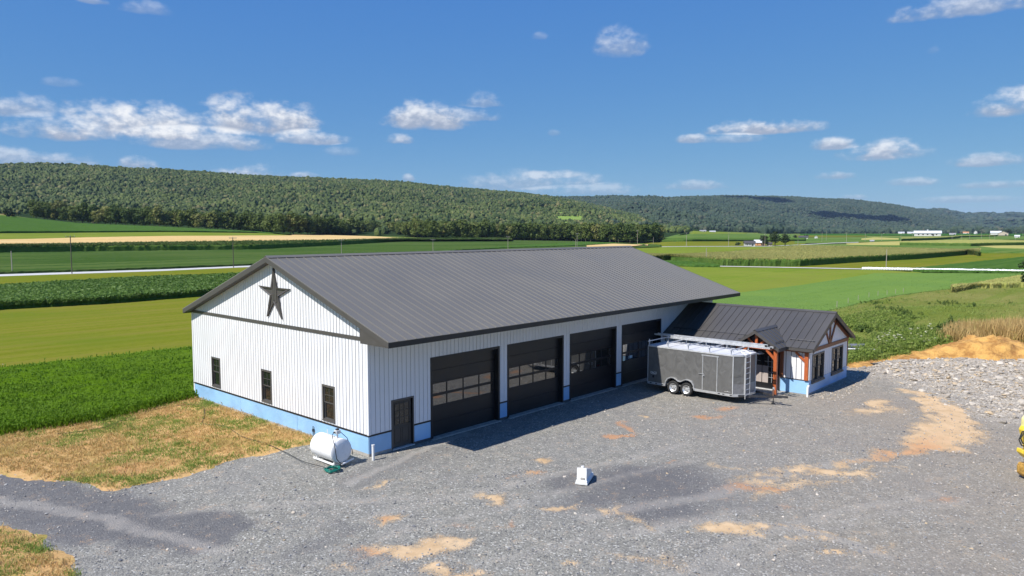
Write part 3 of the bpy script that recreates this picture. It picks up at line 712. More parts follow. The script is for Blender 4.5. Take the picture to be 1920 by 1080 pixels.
d = (xy - np.array([CX, CY])); dl = np.linalg.norm(d, axis=1, keepdims=True); d = d / dl
Pw = []
for row in range(1, 14):
    n = 230; i = rng.uniform(0, len(xy) - 1.001, n); i0 = i.astype(int); f = (i - i0)[:, None]
    q = xy[i0] * (1 - f) + xy[i0 + 1] * f + (d[i0]) * (6 + row * 7 + rng.uniform(-3, 3, (n, 1))); Pw.append(q)
Pw = np.concatenate(Pw); z = terr(Pw[:, 0], Pw[:, 1]); Pw = np.concatenate([Pw, (z + 9)[:, None]], -1)
woodb = [proto('wood_crown_source', mesh_from('wood_crown', *cards(300 + k, 240, [((random.uniform(-2.5, 2.5), random.uniform(-2.5, 2.5), random.uniform(-2.5, 3)), (3, 3, 2.8)) for _ in range(8)], 1.0)), M['treeleaf']) for k in range(4)]
n = len(Pw); s_ = rng.uniform(.85, 1.25, n)
scatter('wood_interior', Pw, woodb, np.stack([0 * s_, 0 * s_, rng.uniform(0, 6.28, n)], -1), np.stack([s_, s_, s_ * 1.15], -1), rng.integers(0, 4, n), 'crowns of the wood behind its front row of trees')

def at(u, v, h=0.):
    q = hit(u, v); return float(q[0]), float(q[1]), float(terr(q[0], q[1])) + h
# oaks by the farmhouse
for k, (u, v, h, r_, lab) in enumerate([(1432, 461.5, 8.2, 3.6, 'smaller dark tree close beside the orange brick farmhouse'), (1453, 461.8, 11.5, 4.6, 'tallest dark round tree of three by the farmhouse'), (1472, 461.3, 9.6, 3.6, 'dark round tree farthest from the orange farmhouse')]):
    tree_thing('oak_tree', 500 + k, h, r_, lab, M['oakleaf'], n=420, card=.55, trunk_r=.4, loc=at(u, v), crown_from=.22)
tree_thing('field_tree', 510, 9, 4, 'lone dark tree at the edge of the upper field', M['oakleaf'], n=260, card=.7, loc=at(16, 408.5))
tree_thing('bush', 511, 2.6, 2.6, 'low dark bush beside the white end of the farmhouse', M['oakleaf'], n=160, card=.4, loc=at(1383, 460.5), crown_from=.0)
tree_thing('evergreen_tree', 512, 6.3, 2.3, 'dark green tree at the end of the white wrapped bales', M['oakleaf'], n=900, card=.22, trunk_r=.14, loc=at(1931, 541, 0), crown_from=.02)
tree_thing('field_tree', 513, 8, 4, 'small dark tree in the meadow beyond the end of the wood', M['oakleaf'], n=200, card=.7, loc=at(1236, 434.0))
tree_thing('field_tree', 514, 14, 9, 'large spreading tree behind the white farm at the valley end', M['oakleaf'], n=300, card=1.6, loc=at(1892, 440.0))

# ------------------------------------------------------------------ far farms
def farm(name, label, cat, u, v, w, hpx, wall='wall_white', roof='far_roof', depth=.55, rp=.45, turn=.0, windows=0, cupola=False, gable=False):
    x, y, z = at(u, v); dist = math.hypot(x - CX, y - CY); k = dist / FPX
    wm, hm = w * k, hpx * k; dm = wm * depth if not gable else wm * 1.4
    t = empty(name, (x, y, z), label, cat, rz=-R(YAW) - math.atan((u - 960) / FPX) + turn)
    hw = hm * (1 - rp)
    b = MB(); b.box(-wm / 2, wm / 2, 0, dm, -.5, hw)
    if gable: b.prism([(-wm / 2, 0, hw), (wm / 2, 0, hw), (0, 0, hm)], (0, dm, 0))
    else: b.prism([(-wm / 2, 0, hw), (-wm / 2, dm, hw), (-wm / 2, dm / 2, hm)], (wm, 0, 0))
    b.build('wall', M[wall], t, local=True)
    r_ = MB(); o = .3 + wm * .02; th_ = .25
    if gable:
        for sx in (-1, 1): r_.prism([(0, -o, hm), (sx * (wm / 2 + o), -o, hw - o * .4), (sx * (wm / 2 + o), -o, hw - o * .4 + th_), (0, -o, hm + th_)], (0, dm + 2 * o, 0))
    else:
        for (ya, yb) in ((-o, dm / 2), (dm + o, dm / 2)): r_.prism([(-wm / 2 - o, ya, hw - o * .4), (-wm / 2 - o, yb, hm), (-wm / 2 - o, yb, hm + th_), (-wm / 2 - o, ya, hw - o * .4 + th_)], (wm + 2 * o, 0, 0))
    ro = r_.build('roof', M[roof], t, local=True)
    for q in range(windows):
        xx = -wm / 2 + wm * (q + 1) / (windows + 1); MB().box(xx - wm * .03, xx + wm * .03, -.08, .05, hw * .35, hw * .75).build('window', M['glass'], t, local=True)
    MB().box(wm * .18, wm * .18 + min(3.2, wm * .16), -.06, .05, 0, hw * .62).build('door', M['trim'], t, local=True)
    if cupola:
        c = MB(); c.box(-1.2, 1.2, dm / 2 - 1.2, dm / 2 + 1.2, hm - .5, hm + 1.6); c.lathe([(1.9, 1.6), (0, 3.0)], (0, dm / 2, hm), n=4); c.build('cupola', M['far_roof_white'], t, local=True)
    return t
farm('farmhouse', 'white walled farmhouse with dark roof beside the dark trees', 'house', 1406, 461.6, 18, 9, roof='trim', windows=3, turn=.15)
farm('brick_house', 'orange brick house between the white farmhouse and the trees', 'house', 1424, 460.8, 18, 10, 'wall_orange', 'far_roof_white', windows=2, turn=-.1)
farm('shed', 'small dark shed under the tallest of three trees', 'shed', 1443, 461, 8, 6, 'wall_tan', 'trim', turn=.2)
farm('dairy_barn', 'long white barn with pale roof and small cupola', 'barn', 1739, 442.3, 38, 8.2, 'wall_white', 'far_roof_white', .35, windows=5, cupola=True)
farm('barn', 'white barn at the forest edge, first in the row of farm buildings', 'barn', 1518, 436.6, 9, 6.5, roof='far_roof_white')
farm('long_shed', 'low white shed adjoining the first barn at the forest edge', 'shed', 1530, 436.8, 13, 4, roof='far_roof_white')
farm('barn', 'small pale barn with a grey roof beside the low white shed', 'barn', 1539, 436.8, 8, 4.5)
farm('barn', 'grey roofed barn standing alone between the wood and the poles', 'barn', 1555, 436.8, 7, 5, turn=.3)
farm('barn', 'square white barn with bright roof before the dark woods', 'barn', 1586, 437.6, 8, 5.5, roof='far_roof_white')
farm('house', 'pale house with dark roof in the woods past the square barn', 'house', 1619, 437.6, 9, 4.5, windows=2)
farm('house', 'tiny white gabled house next to the pale dark roofed house', 'house', 1639, 437.6, 5, 4, gable=True)
farm('barn', 'wide barn with grey roof west of the long dairy barn', 'barn', 1663, 437.8, 13, 5)
farm('shed', 'low pale shed between the wide barn and the dairy barn', 'shed', 1690, 438, 9, 2.8, roof='far_roof_white')
farm('shed', 'low white shed just before the long dairy barn', 'shed', 1707, 438.2, 9, 3, roof='far_roof_white')
farm('barn', 'small bluish white barn at the near end of the dairy barn', 'barn', 1719, 437.8, 6, 4, roof='far_roof_white')
farm('house', 'low house with grey roof beyond the dairy barn', 'house', 1786, 440.6, 9, 3)
farm('shed', 'small white shed with reddish roof in the valley', 'shed', 1811, 438.2, 8, 3, roof='wall_orange')
farm('barn', 'tall narrow white barn in front of the dark woods', 'barn', 1829, 438.8, 4.5, 5.5, gable=True)
farm('barn', 'white barn with long roof at the valley end', 'barn', 1867, 440.4, 14, 6, roof='far_roof_white')
farm('barn', 'tan gabled barn joining the white barn at the valley end', 'barn', 1881, 441.6, 13, 6.5, 'wall_tan', 'wall_tan', gable=True)
farm('shed', 'small square white shed in the green field at the valley end', 'shed', 1907, 445.8, 6.5, 4, roof='far_roof_white')
farm('long_shed', 'white shed with long dark roof by a small tree', 'shed', 1506, 447.8, 15, 5, roof='trim')
farm('shed', 'little white hut with gabled roof in the fields', 'hut', 1530, 447.2, 5, 4.5, gable=True, roof='far_roof_white')
farm('shed', 'small grey hut beside the yellow stubble field', 'hut', 1635, 453.6, 6, 3, roof='far_roof')
farm('house', 'low grey house under the trees behind the meadow', 'house', 1318, 434.6, 11, 3)
farm('shed', 'low white shed at the back of the meadow', 'shed', 1336, 435.4, 10, 2.4, roof='far_roof_white')
tree_thing('field_tree', 515, 6, 3.4, 'small round tree at the end of the long dark roofed shed', M['oakleaf'], n=160, card=.5, loc=at(1512, 447.5))
tree_thing('field_tree', 516, 5, 3, 'small dark tree beside the little white hut', M['oakleaf'], n=160, card=.5, loc=at(1491, 446.8))
# ground-laid white crop cover beyond the end of the wood
strip('crop_cover', [(1232,439),(1268,438.4)], [(1232,437.6),(1268,437.2)], 1232, 1268, M['wrap_film'], nu=12, nv=3)

# utility poles
def pole(u, v0, v1, label, arms=1, mat='pole', group='utility poles across the valley', rpx=.5):
    x, y, z = at(u, v0); dist = math.hypot(x - CX, y - CY); h = (v0 - v1) * dist / FPX; r_ = max(.13, rpx * dist / FPX * .55)
    t = empty('utility_pole', (x, y, z), label, 'pole', group, rz=-R(YAW) + .5)
    MB().tube([(0, 0, -.5), (0, 0, h)], [r_, r_ * .8], 7).build('post', M[mat], t, local=True)
    for a in range(arms):
        zz = h - .35 - a * 1.0
        MB().bar((-1.1, -.15, zz), (1.1, -.15, zz), .12, .14).build('crossarm', M[mat], t, local=True)
        for q in (-.95, 0, .95): MB().tube([(q, -.15, zz + .07), (q, -.15, zz + .3)], .06, 6).build('insulator', M['insul'], t, local=True)
    return t
pole(135, 513.5, 452, 'tall dark utility pole standing beside the pale country road', 1, 'pole_dark')
pole(438, 502, 448, 'dark utility pole by the road near the barn roof edge', 1, 'pole_dark')
pole(23, 513, 478, 'short bare post beside the pale country road', 0, 'pole', 'bare posts in the fields')
ORD = ['first', 'second', 'third', 'fourth', 'fifth', 'sixth', 'seventh', 'eighth', 'ninth', 'tenth', 'eleventh', 'twelfth', 'thirteenth', 'fourteenth', 'fifteenth', 'last']
for k, (u, v0, v1) in enumerate([(640.5, 482, 449.5), (812, 477, 448.5), (952.5, 471, 443), (1082, 467, 437), (1195, 463, 432.5)]):
    pole(u, v0, v1, 'pale utility pole rising behind the barn ridge, %s counted from the star gable' % ORD[k], 1, group='poles behind the barn')
for (u, v0, v1, lb) in [(1079, 466, 449, 'short bare post just beside the fourth pole behind the barn ridge'), (1225, 458, 445, 'thin bare post standing at the end of the near wood'), (1324, 496, 466, 'tall thin post in front of the tasselled corn by the soybeans')]:
    pole(u, v0, v1, lb, 0, group='bare posts in the fields')
for k, (u, v0, v1) in enumerate([(1287, 462.5, 437), (1366, 462, 437), (1434, 462, 440)]):
    pole(u, v0, v1, 'utility pole on the valley road, ' + ['nearest the end of the wood', 'midway between wood and farmhouse', 'right at the brick farmhouse'][k], 1, group='poles along the valley road')
pole(1661.5, 503, 471.5, 'tall pale pole behind the start of the white bales', 0, group='bare posts in the fields')
for k, (u, v0, v1) in enumerate([(1496, 459.5, 450), (1541, 454, 436), (1549, 452, 434), (1587, 455, 438), (1622, 453, 438), (1653, 452, 438), (1689, 452, 441), (1711, 446, 438), (1785, 449, 438), (1803, 449, 439), (1818, 450, 440), (1840, 450, 438), (1855, 450, 439), (1865, 450, 441), (1904, 452, 438), (1918, 444, 437)]):
    pole(u, v0, v1, 'slender distant pole in the far fields, %s one past the dark trees' % ORD[k], 0, group='slender poles among the far fields', rpx=.35)

# white wrapped bales in one long row
x0, y0, z0 = at(1616, 506.2); x1, y1, z1 = at(1935, 511.8)
a0 = Vector((x0, y0, z0)); a1 = Vector((x1, y1, z1)); L = (a1 - a0).length; nb = 60; dv = (a1 - a0) / L
GB = 'white wrapped bales laid end to end'
me = None
for k in range(nb):
    c = a0 + dv * (L * (k + .5) / nb); hl = L / nb / 2; r_ = .47 * (1 if me is None else 1)
    if me is None:
        b = MB(); b.lathe([(.05, -hl), (.40, -hl * .98), (.46, -hl * .8), (.47, 0), (.46, hl * .8), (.40, hl * .98), (.05, hl)], (0, 0, .42), 'x', 14)
        o = b.build('wrapped_bale', M['wrap_film'], None, smooth=True); me = o.data
    else: o = link_mesh('wrapped_bale', me, None)
    o.location = c; o.rotation_euler.z = math.atan2(dv.y, dv.x); o.scale = (1, random.uniform(.94, 1.06), random.uniform(.94, 1.06))
    tag(o, 'white wrapped bale at the open end of the long row' if k == 0 else 'white plastic wrapped bale within the long row at the field edge', 'bale', GB)

# ------------------------------------------------------------------ gravel yard
def pxw(l): l = np.array(l, float); return hit(l[:, 0], l[:, 1])
def inpoly(x, y, poly):
    c = np.zeros(np.shape(x), bool); n = len(poly)
    for i in range(n):
        x0, y0 = poly[i]; x1, y1 = poly[(i + 1) % n]
        c ^= ((y0 > y) != (y1 > y)) & (x < (x1 - x0) * (y - y0) / (y1 - y0 + 1e-9) + x0)
    return c
def dseg(x, y, P):
    d = np.full(np.shape(x), 1e9); tt = np.zeros(np.shape(x)); L_ = len(P) - 1
    for i in range(L_):
        a, b = P[i], P[i + 1]; ab = b - a; t = np.clip(((x - a[0]) * ab[0] + (y - a[1]) * ab[1]) / (ab @ ab), 0, 1)
        q = np.hypot(x - a[0] - ab[0] * t, y - a[1] - ab[1] * t); m_ = q < d; d[m_] = q[m_]; tt[m_] = (i + t[m_]) / L_
    return d, tt
gx = np.arange(-34, 56, .2); gy = np.arange(-48, 18.5, .2)
GX, GY = np.meshgrid(gx, gy, indexing='ij')
wx = GX + (fbm(GX * .9, GY * .9, 4) - .5) * 1.6; wy = GY + (fbm(GX * .9 + 40, GY * .9, 4) - .5) * 1.6
def patch(u, v, ru, rv, s=1., ang=0.):
    s = min(1., s + .12); c = hit(u, v); e1 = hit(u + ru, v + ang) - c; e2 = hit(u, v - rv) - c
    Mi = np.linalg.inv(np.stack([e1, e2], 1)); q0 = Mi[0, 0] * (wx - c[0]) + Mi[0, 1] * (wy - c[1]); q1 = Mi[1, 0] * (wx - c[0]) + Mi[1, 1] * (wy - c[1])
    return s * np.clip(1.35 - np.hypot(q0, q1), 0, 1)
tan = np.zeros_like(GX); org = np.zeros_like(GX); drk = np.zeros_like(GX); rub = np.zeros_like(GX); brn = np.zeros_like(GX)
for a in [(770,1030,85,20,.9),(850,1016,40,8,.6),(720,978,34,7,.7,-4),(922,932,30,9,.8),(1022,862,15,6,.9),(995,884,20,5,.6),(1058,945,26,5,.7,-5),(1142,962,40,5,.6,9),(1160,975,40,4,.5,10),(1372,986,46,12,1.),(1440,985,60,4,.5,4),(1552,1035,24,6,1.),(1650,757,30,8,1.),(1640,768,60,8,.45),(1470,912,80,12,.36,-4),(1430,892,60,4,.42,-12),(1500,888,56,4,.5,-14),(1540,905,70,4,.4,-12),(1450,925,60,5,.34,-8),(1480,875,60,4,.4,-12),(1560,882,70,7,.8,6),(1640,880,60,4,.4,-8),(1580,868,36,5,.55,-6),(1420,905,50,7,.4),(1205,778,10,3,.7),(690,908,18,4,.6,-8),(725,902,22,4,.6,-8),(840,1074,60,10,.6),(890,1066,34,8,.5),(1060,1062,30,9,.6),(1220,1052,60,12,.35),(640,1068,30,8,.3),(1430,1000,70,3,.5,6),(1520,1010,60,4,.35,9)]: tan = np.maximum(tan, patch(*a))
for a in [(1170,818,22,6,.9),(1178,800,12,9,.8),(1000,884,18,5,.7),(1318,783,26,5,.8,5),(1365,767,16,5,.6),(715,978,26,5,.6,-4),(955,892,12,4,.5),(1385,912,36,8,.5),(1440,920,50,8,.5),(1750,935,22,7,.5),(1480,948,40,4,.3,4),(960,972,9,4,.5),(690,1035,40,18,.35),(870,980,30,5,.3),(1350,785,20,4,.4),(1260,862,16,4,.4)]: org = np.maximum(org, patch(*a))
pth = pxw([(1712,735),(1752,748),(1778,768),(1782,795),(1768,818),(1730,838),(1660,852),(1580,866)])
d_, t_ = dseg(wx, wy, pth); wd = np.interp(t_, [0, .25, .5, .68, .8, 1], [.5, .72, 1.05, .85, .45, .35]); tan = np.maximum(tan, np.clip(1.5 - d_ / wd, 0, 1) * np.interp(t_, [0, .2, .65, .78, 1], [.7, 1., 1., .55, .4]))
org = np.maximum(org, np.clip(1.3 - d_ / wd, 0, 1) * np.interp(t_, [0, .55, .75, 1], [0, .2, .7, .3]))
for k, (pl, w_, s_) in enumerate([([(1330,870),(1480,880),(1620,895)], .16, .35), ([(1450,985),(1560,1000),(1680,1035)], .14, .4), ([(1160,955),(1190,975),(1220,995)], .2, .45)]):
    d_, _ = dseg(wx, wy, pxw(pl)); tan = np.maximum(tan, s_ * np.clip(1.4 - d_ / w_, 0, 1))
for a in [(1080,905,90,24,.55),(1230,905,150,42,.7),(1240,960,120,30,.55),(1140,935,110,24,.5),(1100,895,50,14,.5),(860,775,170,16,.3),(1360,940,120,30,.25)]: drk = np.maximum(drk, patch(*a))
for pl, w_, s_ in [([(-60,892),(60,915),(180,950),(300,978),(400,985)], 1.1, 1.0), ([(-60,945),(120,985),(260,1010),(340,1010)], .9, .75), ([(560,1050),(610,1010),(640,990)], .45, .4), ([(650,905),(760,860),(860,838)], .8, .35)]:
    d_, _ = dseg(wx, wy, pxw(pl)); drk = np.maximum(drk, s_ * np.clip(1.5 - d_ / w_, 0, 1))
dusty = np.zeros_like(GX)  # dusty, paler compaction along tyre tracks
for pl, w_, s_ in [([(650,905),(740,866),(870,812)], .22, .8), ([(1180,1002),(1350,972),(1500,992),(1660,1040)], .3, .7), ([(1100,968),(1300,935),(1500,880),(1650,852)], .4, .6), ([(700,965),(1000,900),(1290,832)], .35, .5), ([(300,962),(520,945),(820,930)], .4, .45), ([(-60,930),(120,955),(300,1000),(420,1030)], .35, .7), ([(720,1000),(1000,935),(1300,862)], .3, .45), ([(1260,1075),(1420,1000),(1560,960),(1750,925)], .35, .5), ([(1300,1085),(1480,1008),(1620,970),(1800,938)], .3, .45), ([(900,1060),(1150,1000),(1400,955)], .35, .4)]:
    d_, _ = dseg(GX + (wx - GX) * .35, GY + (wy - GY) * .35, pxw(pl)); dusty = np.maximum(dusty, s_ * np.clip(1.4 - d_ / w_, 0, 1))
RZ = pxw([(1608,690),(1660,672),(1920,664),(2060,668),(2060,800),(1920,790),(1850,785),(1780,752),(1700,722),(1640,706)])
dz, _ = dseg(wx, wy, np.concatenate([RZ, RZ[:1]])); ins = inpoly(wx, wy, RZ)
rub = np.clip(np.where(ins, .5 + dz / 3., .5 - dz / 2.5), 0, 1)
uG, vG = to_px(np.stack([GX, GY, 0 * GX], -1)); fr = (GX - CX) * math.sin(R(YAW)) + (GY - CY) * math.cos(R(YAW)) > 3
side = (GX - CX) * math.cos(R(YAW)) - (GY - CY) * math.sin(R(YAW))
brn = np.clip(sm(side, 1, 20) * (.68 + .9 * (fbm(GX * .25, GY * .25, 4) - .5)), 0, 1)
rough_ = (fbm(GX * 2.2, GY * 2.2, 4) - .5) * .05 + (fbm(GX * .35, GY * .35, 3) - .5) * .10 + rub * (fbm(GX * 1.3, GY * 1.3, 4) - .35) * .35
near_b = np.clip(np.minimum(np.hypot(np.maximum(np.maximum(-GX, GX - 29), 0), np.maximum(np.maximum(-GY, GY - 15), 0)), np.hypot(np.maximum(np.maximum(22.7 - GX, GX - 29), 0), np.maximum(np.maximum(-9 - GY, GY), 0))) / 1.2, 0, 1)
GZ = terr(GX, GY) - .02 + rough_ * near_b

def gravel_mat():
    m, t, p = new_mat('crushed_stone_gravel')
    v = geo_vec(t)
    def at_(n): q = t.new('ShaderNodeAttribute', attribute_name=n); return q.outputs['Fac']
    def vor(sc, rnd=1.):
        q = t.new('ShaderNodeTexVoronoi'); t.put(q.inputs['Vector'], v); q.inputs['Scale'].default_value = sc; q.inputs['Randomness'].default_value = rnd; return q
    v1 = vor(19.); v2 = vor(40.)
    g1 = t.new('ShaderNodeSeparateColor'); t.l.new(v1.outputs['Color'], g1.inputs[0])
    g2 = t.new('ShaderNodeSeparateColor'); t.l.new(v2.outputs['Color'], g2.inputs[0])
    big = t.noise(v, .22, 5, .6); mid = t.noise(v, 1.7, 5, .65)
    k = t.m('ADD', t.m('MULTIPLY', g1.outputs[0], .55), t.m('MULTIPLY', g2.outputs[1], .45))
    k = t.m('ADD', k, t.m('MULTIPLY', t.m('SUBTRACT', mid, .5), 1.1))
    base = t.mix(t.ramp(k, .05, .95), (.168, .162, .143), (.318, .308, .270))
    hi = t.ramp(g1.outputs[1], .90, .97); base = t.mix(t.m('MULTIPLY', hi, .75), base, (.56, .55, .50))
    lo = t.ramp(g1.outputs[2], .90, .99); base = t.mix(t.m('MULTIPLY', lo, .7), base, (.075, .078, .085))
    base = t.mix(t.m('MULTIPLY', t.ramp(big, .38, .66), .30), base, (.20, .20, .205))
    warm = t.ramp(g2.outputs[0], .62, .9)
    base = t.mix(t.m('MULTIPLY', at_('brn'), t.m('ADD', .5, t.m('MULTIPLY', warm, .4))), base, (.31, .250, .185))
    pal = t.mix(t.ramp(g1.outputs[0], .1, .9), (.25, .22, .185), (.50, .455, .385))
    base = t.mix(t.m('MULTIPLY', at_('rub'), .85), base, pal)
    ed = t.m('MULTIPLY', t.m('SUBTRACT', t.m('ADD', mid, t.m('MULTIPLY', g2.outputs[2], .35)), .62), 1.3)
    base = t.mix(t.m('MULTIPLY', t.ramp(t.m('ADD', at_('drk'), t.m('MULTIPLY', ed, .5)), .15, .75), .72), base, (.098, .098, .108))
    base = t.mix(t.m('MULTIPLY', t.ramp(t.m('ADD', at_('dusty'), t.m('MULTIPLY', ed, .6)), .15, .8), .5), base, (.37, .345, .31))
    tm = t.ramp(t.m('ADD', at_('tan'), ed), .24, .72)
    base = t.mix(t.m('MULTIPLY', tm, .9), base, t.mix(t.ramp(mid, .3, .7), (.50, .335, .18), (.62, .45, .27)))
    om = t.ramp(t.m('ADD', at_('org'), ed), .28, .8)
    base = t.mix(t.m('MULTIPLY', om, .75), base, (.50, .25, .115))
    t.put(p.inputs['Base Color'], base); p.inputs['Roughness'].default_value = .92; p.inputs['Specular IOR Level'].default_value = .2
    h = t.m('ADD', t.m('MULTIPLY', v1.outputs['Distance'], -.6), t.m('MULTIPLY', v2.outputs['Distance'], -.35))
    h = t.m('MULTIPLY', h, t.m('SUBTRACT', 1., t.m('MULTIPLY', tm, .75)))
    bump(t, p, h, .035)
    return m
M['gravel'] = gravel_mat()
keep = ~((GX > 46) & (GY > -8))
grid_mesh('gravel_yard', np.stack([GX, GY, GZ], -1), M['gravel'], attrs=dict(tan=tan, org=org, drk=drk, dusty=dusty, rub=rub, brn=brn))

# dry lawn beside the gable, and the corner of another at the lower left
def lawn_mat():
    m, t, p = new_mat('sparse_dry_lawn')
    v = geo_vec(t); mp = t.new('ShaderNodeMapping'); t.put(mp.inputs[0], v); mp.inputs['Rotation'].default_value = (0, 0, .5); mp.inputs['Scale'].default_value = (1, 3.2, 1)
    a = t.noise(v, .55, 6, .62, .5); b = t.noise(mp.outputs[0], 7, 6, .75); c = t.noise(v, .3, 4, .6)
    col = t.mix(t.ramp(b, .3, .7), (.46, .255, .095), (.78, .52, .245))
    col = t.mix(t.m('MULTIPLY', t.ramp(c, .52, .72), .7), col, (.55, .275, .13))
    f = t.m('ADD', a, t.m('MULTIPLY', t.m('SUBTRACT', b, .5), .55))
    col = t.mix(t.m('MULTIPLY', t.ramp(f, .46, .66), .85), col, t.mix(t.ramp(b, .3, .7), (.19, .18, .028), (.42, .36, .10)))
    t.put(p.inputs['Base Color'], col); p.inputs['Roughness'].default_value = .95; p.inputs['Specular IOR Level'].default_value = .1
    bump(t, p, b, .06); return m
M['lawn'] = lawn_mat()
def poly_sheet(name, poly, mat, z=.03, step=.3, jag=.5, hfun=None, kind='structure'):
    """irregular sheet filling a ground outline, edge roughened"""
    P = np.array(poly); x0, y0 = P.min(0) - 1; x1, y1 = P.max(0) + 1
    xs = np.arange(x0, x1, step); ys = np.arange(y0, y1, step); X_, Y_ = np.meshgrid(xs, ys, indexing='ij')
    qx = X_ + (fbm(X_ * .8, Y_ * .8, 4) - .5) * 2 * jag; qy = Y_ + (fbm(X_ * .8 + 33, Y_ * .8, 4) - .5) * 2 * jag
    ins = inpoly(qx, qy, P); d, _ = dseg(qx, qy, np.concatenate([P, P[:1]])); sd = np.where(ins, d, -d)
    Z_ = terr(X_, Y_) + z * np.clip(sd / .35 + .2, -3, 1)
    if hfun is not None: Z_ = Z_ + hfun(X_, Y_, np.clip(sd, 0, 9))
    n, m_ = X_.shape; idx = np.arange(n * m_).reshape(n, m_)
    f = np.stack([idx[:-1, :-1], idx[1:, :-1], idx[1:, 1:], idx[:-1, 1:]], -1).reshape(-1, 4); ok = (sd.reshape(-1)[f] > -.5).any(1); f = f[ok]
    used = np.unique(f); mp = np.zeros(n * m_, int); mp[used] = np.arange(len(used))
    V = np.stack([X_, Y_, Z_], -1).reshape(-1, 3)[used]
    me = bpy.data.meshes.new(name); me.from_pydata(V.tolist(), [], mp[f].tolist()); me.update(); me.polygons.foreach_set('use_smooth', [True] * len(me.polygons))
    o = link_mesh(name, me, mat); o['kind'] = kind; return o
lawn1 = np.concatenate([pxw([(-160,845),(0,809),(180,784),(300,756)]), [(-.06, 15.7), (-.06, 3.5)], pxw([(560,838),(500,848),(400,872),(330,893),(220,918),(150,906),(80,898),(0,880),(-160,850)])])
poly_sheet('dry_lawn', lawn1, M['lawn'], .05, .25, .35)
lawn2 = pxw([(-160,960),(0,990),(60,1012),(105,1042),(150,1090),(-300,1200)])
poly_sheet('dry_lawn', lawn2, M['lawn'], .05, .25, .35)

# pasture on the rise at the right, with its corn patch
strip('pasture', [(1380,660),(1500,690),(1592,684),(1640,676),(1700,668),(1760,662),(1920,664),(2060,668)], [(1380,640),(1480,606),(1500,602),(1569,583),(1620,569.5),(1680,557),(1750,548),(1790,543),(1910,518),(2060,498)], 1400, 2060, M['f_pasture'], nu=180, nv=60, rough=.10, nsc=1.2, edge=.2)
corn('corn_patch', [(1786,544),(1850,543),(1910,541.5),(1990,541)], [(1786,541.5),(1850,528),(1910,518),(1990,508)], 1786, 1985, M['f_tassel'], nu=180, nv=24, h=1.0, rough=.25, nsc=.8)

# orange dirt bank with its low mound
def dirt_mat():
    m, t, p = new_mat('orange_clay_dirt')
    v = geo_vec(t); a = t.noise(v, 1.1, 7, .7, .4); b = t.noise(v, 6, 5, .7)
    col = t.mix(t.ramp(a, .36, .62), (.34, .16, .04), (.66, .375, .105)); col = t.mix(t.m('MULTIPLY', t.ramp(b, .55, .8), .5), col, (.66, .43, .16))
    t.put(p.inputs['Base Color'], col); p.inputs['Roughness'].default_value = .95; bump(t, p, t.m('ADD', a, t.m('MULTIPLY', b, .4)), .25); return m
M['dirt'] = dirt_mat()
bank = pxw([(1586,690),(1625,689),(1660,676),(1750,672),(1850,676),(1920,676),(2070,680),(2070,640),(1900,648),(1800,648),(1760,654),(1720,657),(1650,668),(1592,671)])
def mound(x, y, sd):
    c = hit(1845, 664); d = np.hypot((x - c[0]) / 3.0, (y - c[1]) / 2.4)
    return np.clip(sd / 1.2, 0, 1) * (.75 * np.exp(-d ** 2) + .10 * fbm(x * .6, y * .6, 4) + 1.4 * np.abs(fbm(x * 1.1 + 9, y * 1.1, 5) - .5) * np.exp(-(d / 1.9) ** 2) + .12 * np.abs(fbm(x * 2. + 3, y * 2., 4) - .5))
poly_sheet('dirt_bank', bank, M['dirt'], .12, .2, .5, mound)

# ---- loose cover: stones, rubble, leaves, weeds
def rock_mesh(seed, flat=.6, sub=1):
    bm = bmesh.new(); bmesh.ops.create_icosphere(bm, subdivisions=sub, radius=1); r_ = random.Random(seed)
    for v in bm.verts: v.co = v.co * r_.uniform(.65, 1.2); v.co.z *= flat
    me = bpy.data.meshes.new('stone'); bm.to_mesh(me); bm.free(); return me
def stone_mat(name, a, b, c):
    m, t, p = new_mat(name); oi = t.new('ShaderNodeObjectInfo')
    wn = t.new('ShaderNodeTexWhiteNoise', noise_dimensions='1D'); t.put(wn.inputs['W'], t.m('MULTIPLY', oi.outputs['Random'], 37.1))
    col = t.mix(oi.outputs['Random'], a, b); col = t.mix(t.ramp(wn.outputs[0], .7, 1.), col, c)
    t.put(p.inputs['Base Color'], col); p.inputs['Roughness'].default_value = .9; p.inputs['Specular IOR Level'].default_value = .25; return m
M['stone'] = stone_mat('grey_crushed_stone', (.14, .142, .15), (.36, .355, .345), (.50, .44, .38))
M['rubble'] = stone_mat('pale_field_stone', (.21, .185, .155), (.56, .505, .43), (.47, .36, .23))
def frustum_pts(n, rmin, rmax, pw=1.):
    b = rng.uniform(-37, 37, n); r_ = (rng.uniform(rmin ** pw, rmax ** pw, n)) ** (1 / pw)
    a = np.radians(b + YAW); return CX + r_ * np.sin(a), CY + r_ * np.cos(a)
L1, L2 = lawn1, lawn2
def free_ground(x, y):
    k = ~((x > -.1) & (x < 29.2) & (y > -.05) & (y < 15.7)) & ~((x > 22.6) & (x < 29.1) & (y > -9.05) & (y < .1))
    return k & ~inpoly(x, y, L1) & ~inpoly(x, y, L2)
gi = lambda A_, x, y: A_[np.clip(((x + 34) / .2).astype(int), 0, A_.shape[0] - 1), np.clip(((y + 48) / .2).astype(int), 0, A_.shape[1] - 1)]
x, y = frustum_pts(150000, 16, 62, 1.35)
dens = .05 + .75 * np.clip(fbm(x * .35, y * .35, 4) - .38, 0, 1) * 2 * (1 - sm(np.hypot(x - CX, y - CY), 30, 62) * .6)
dens = dens * (1 - .9 * np.clip(gi(tan, x, y) + gi(drk, x, y) * .7, 0, 1)) + .25 * gi(brn, x, y) + .4 * (gi(tan, x, y) > .05) * (gi(tan, x, y) < .3)
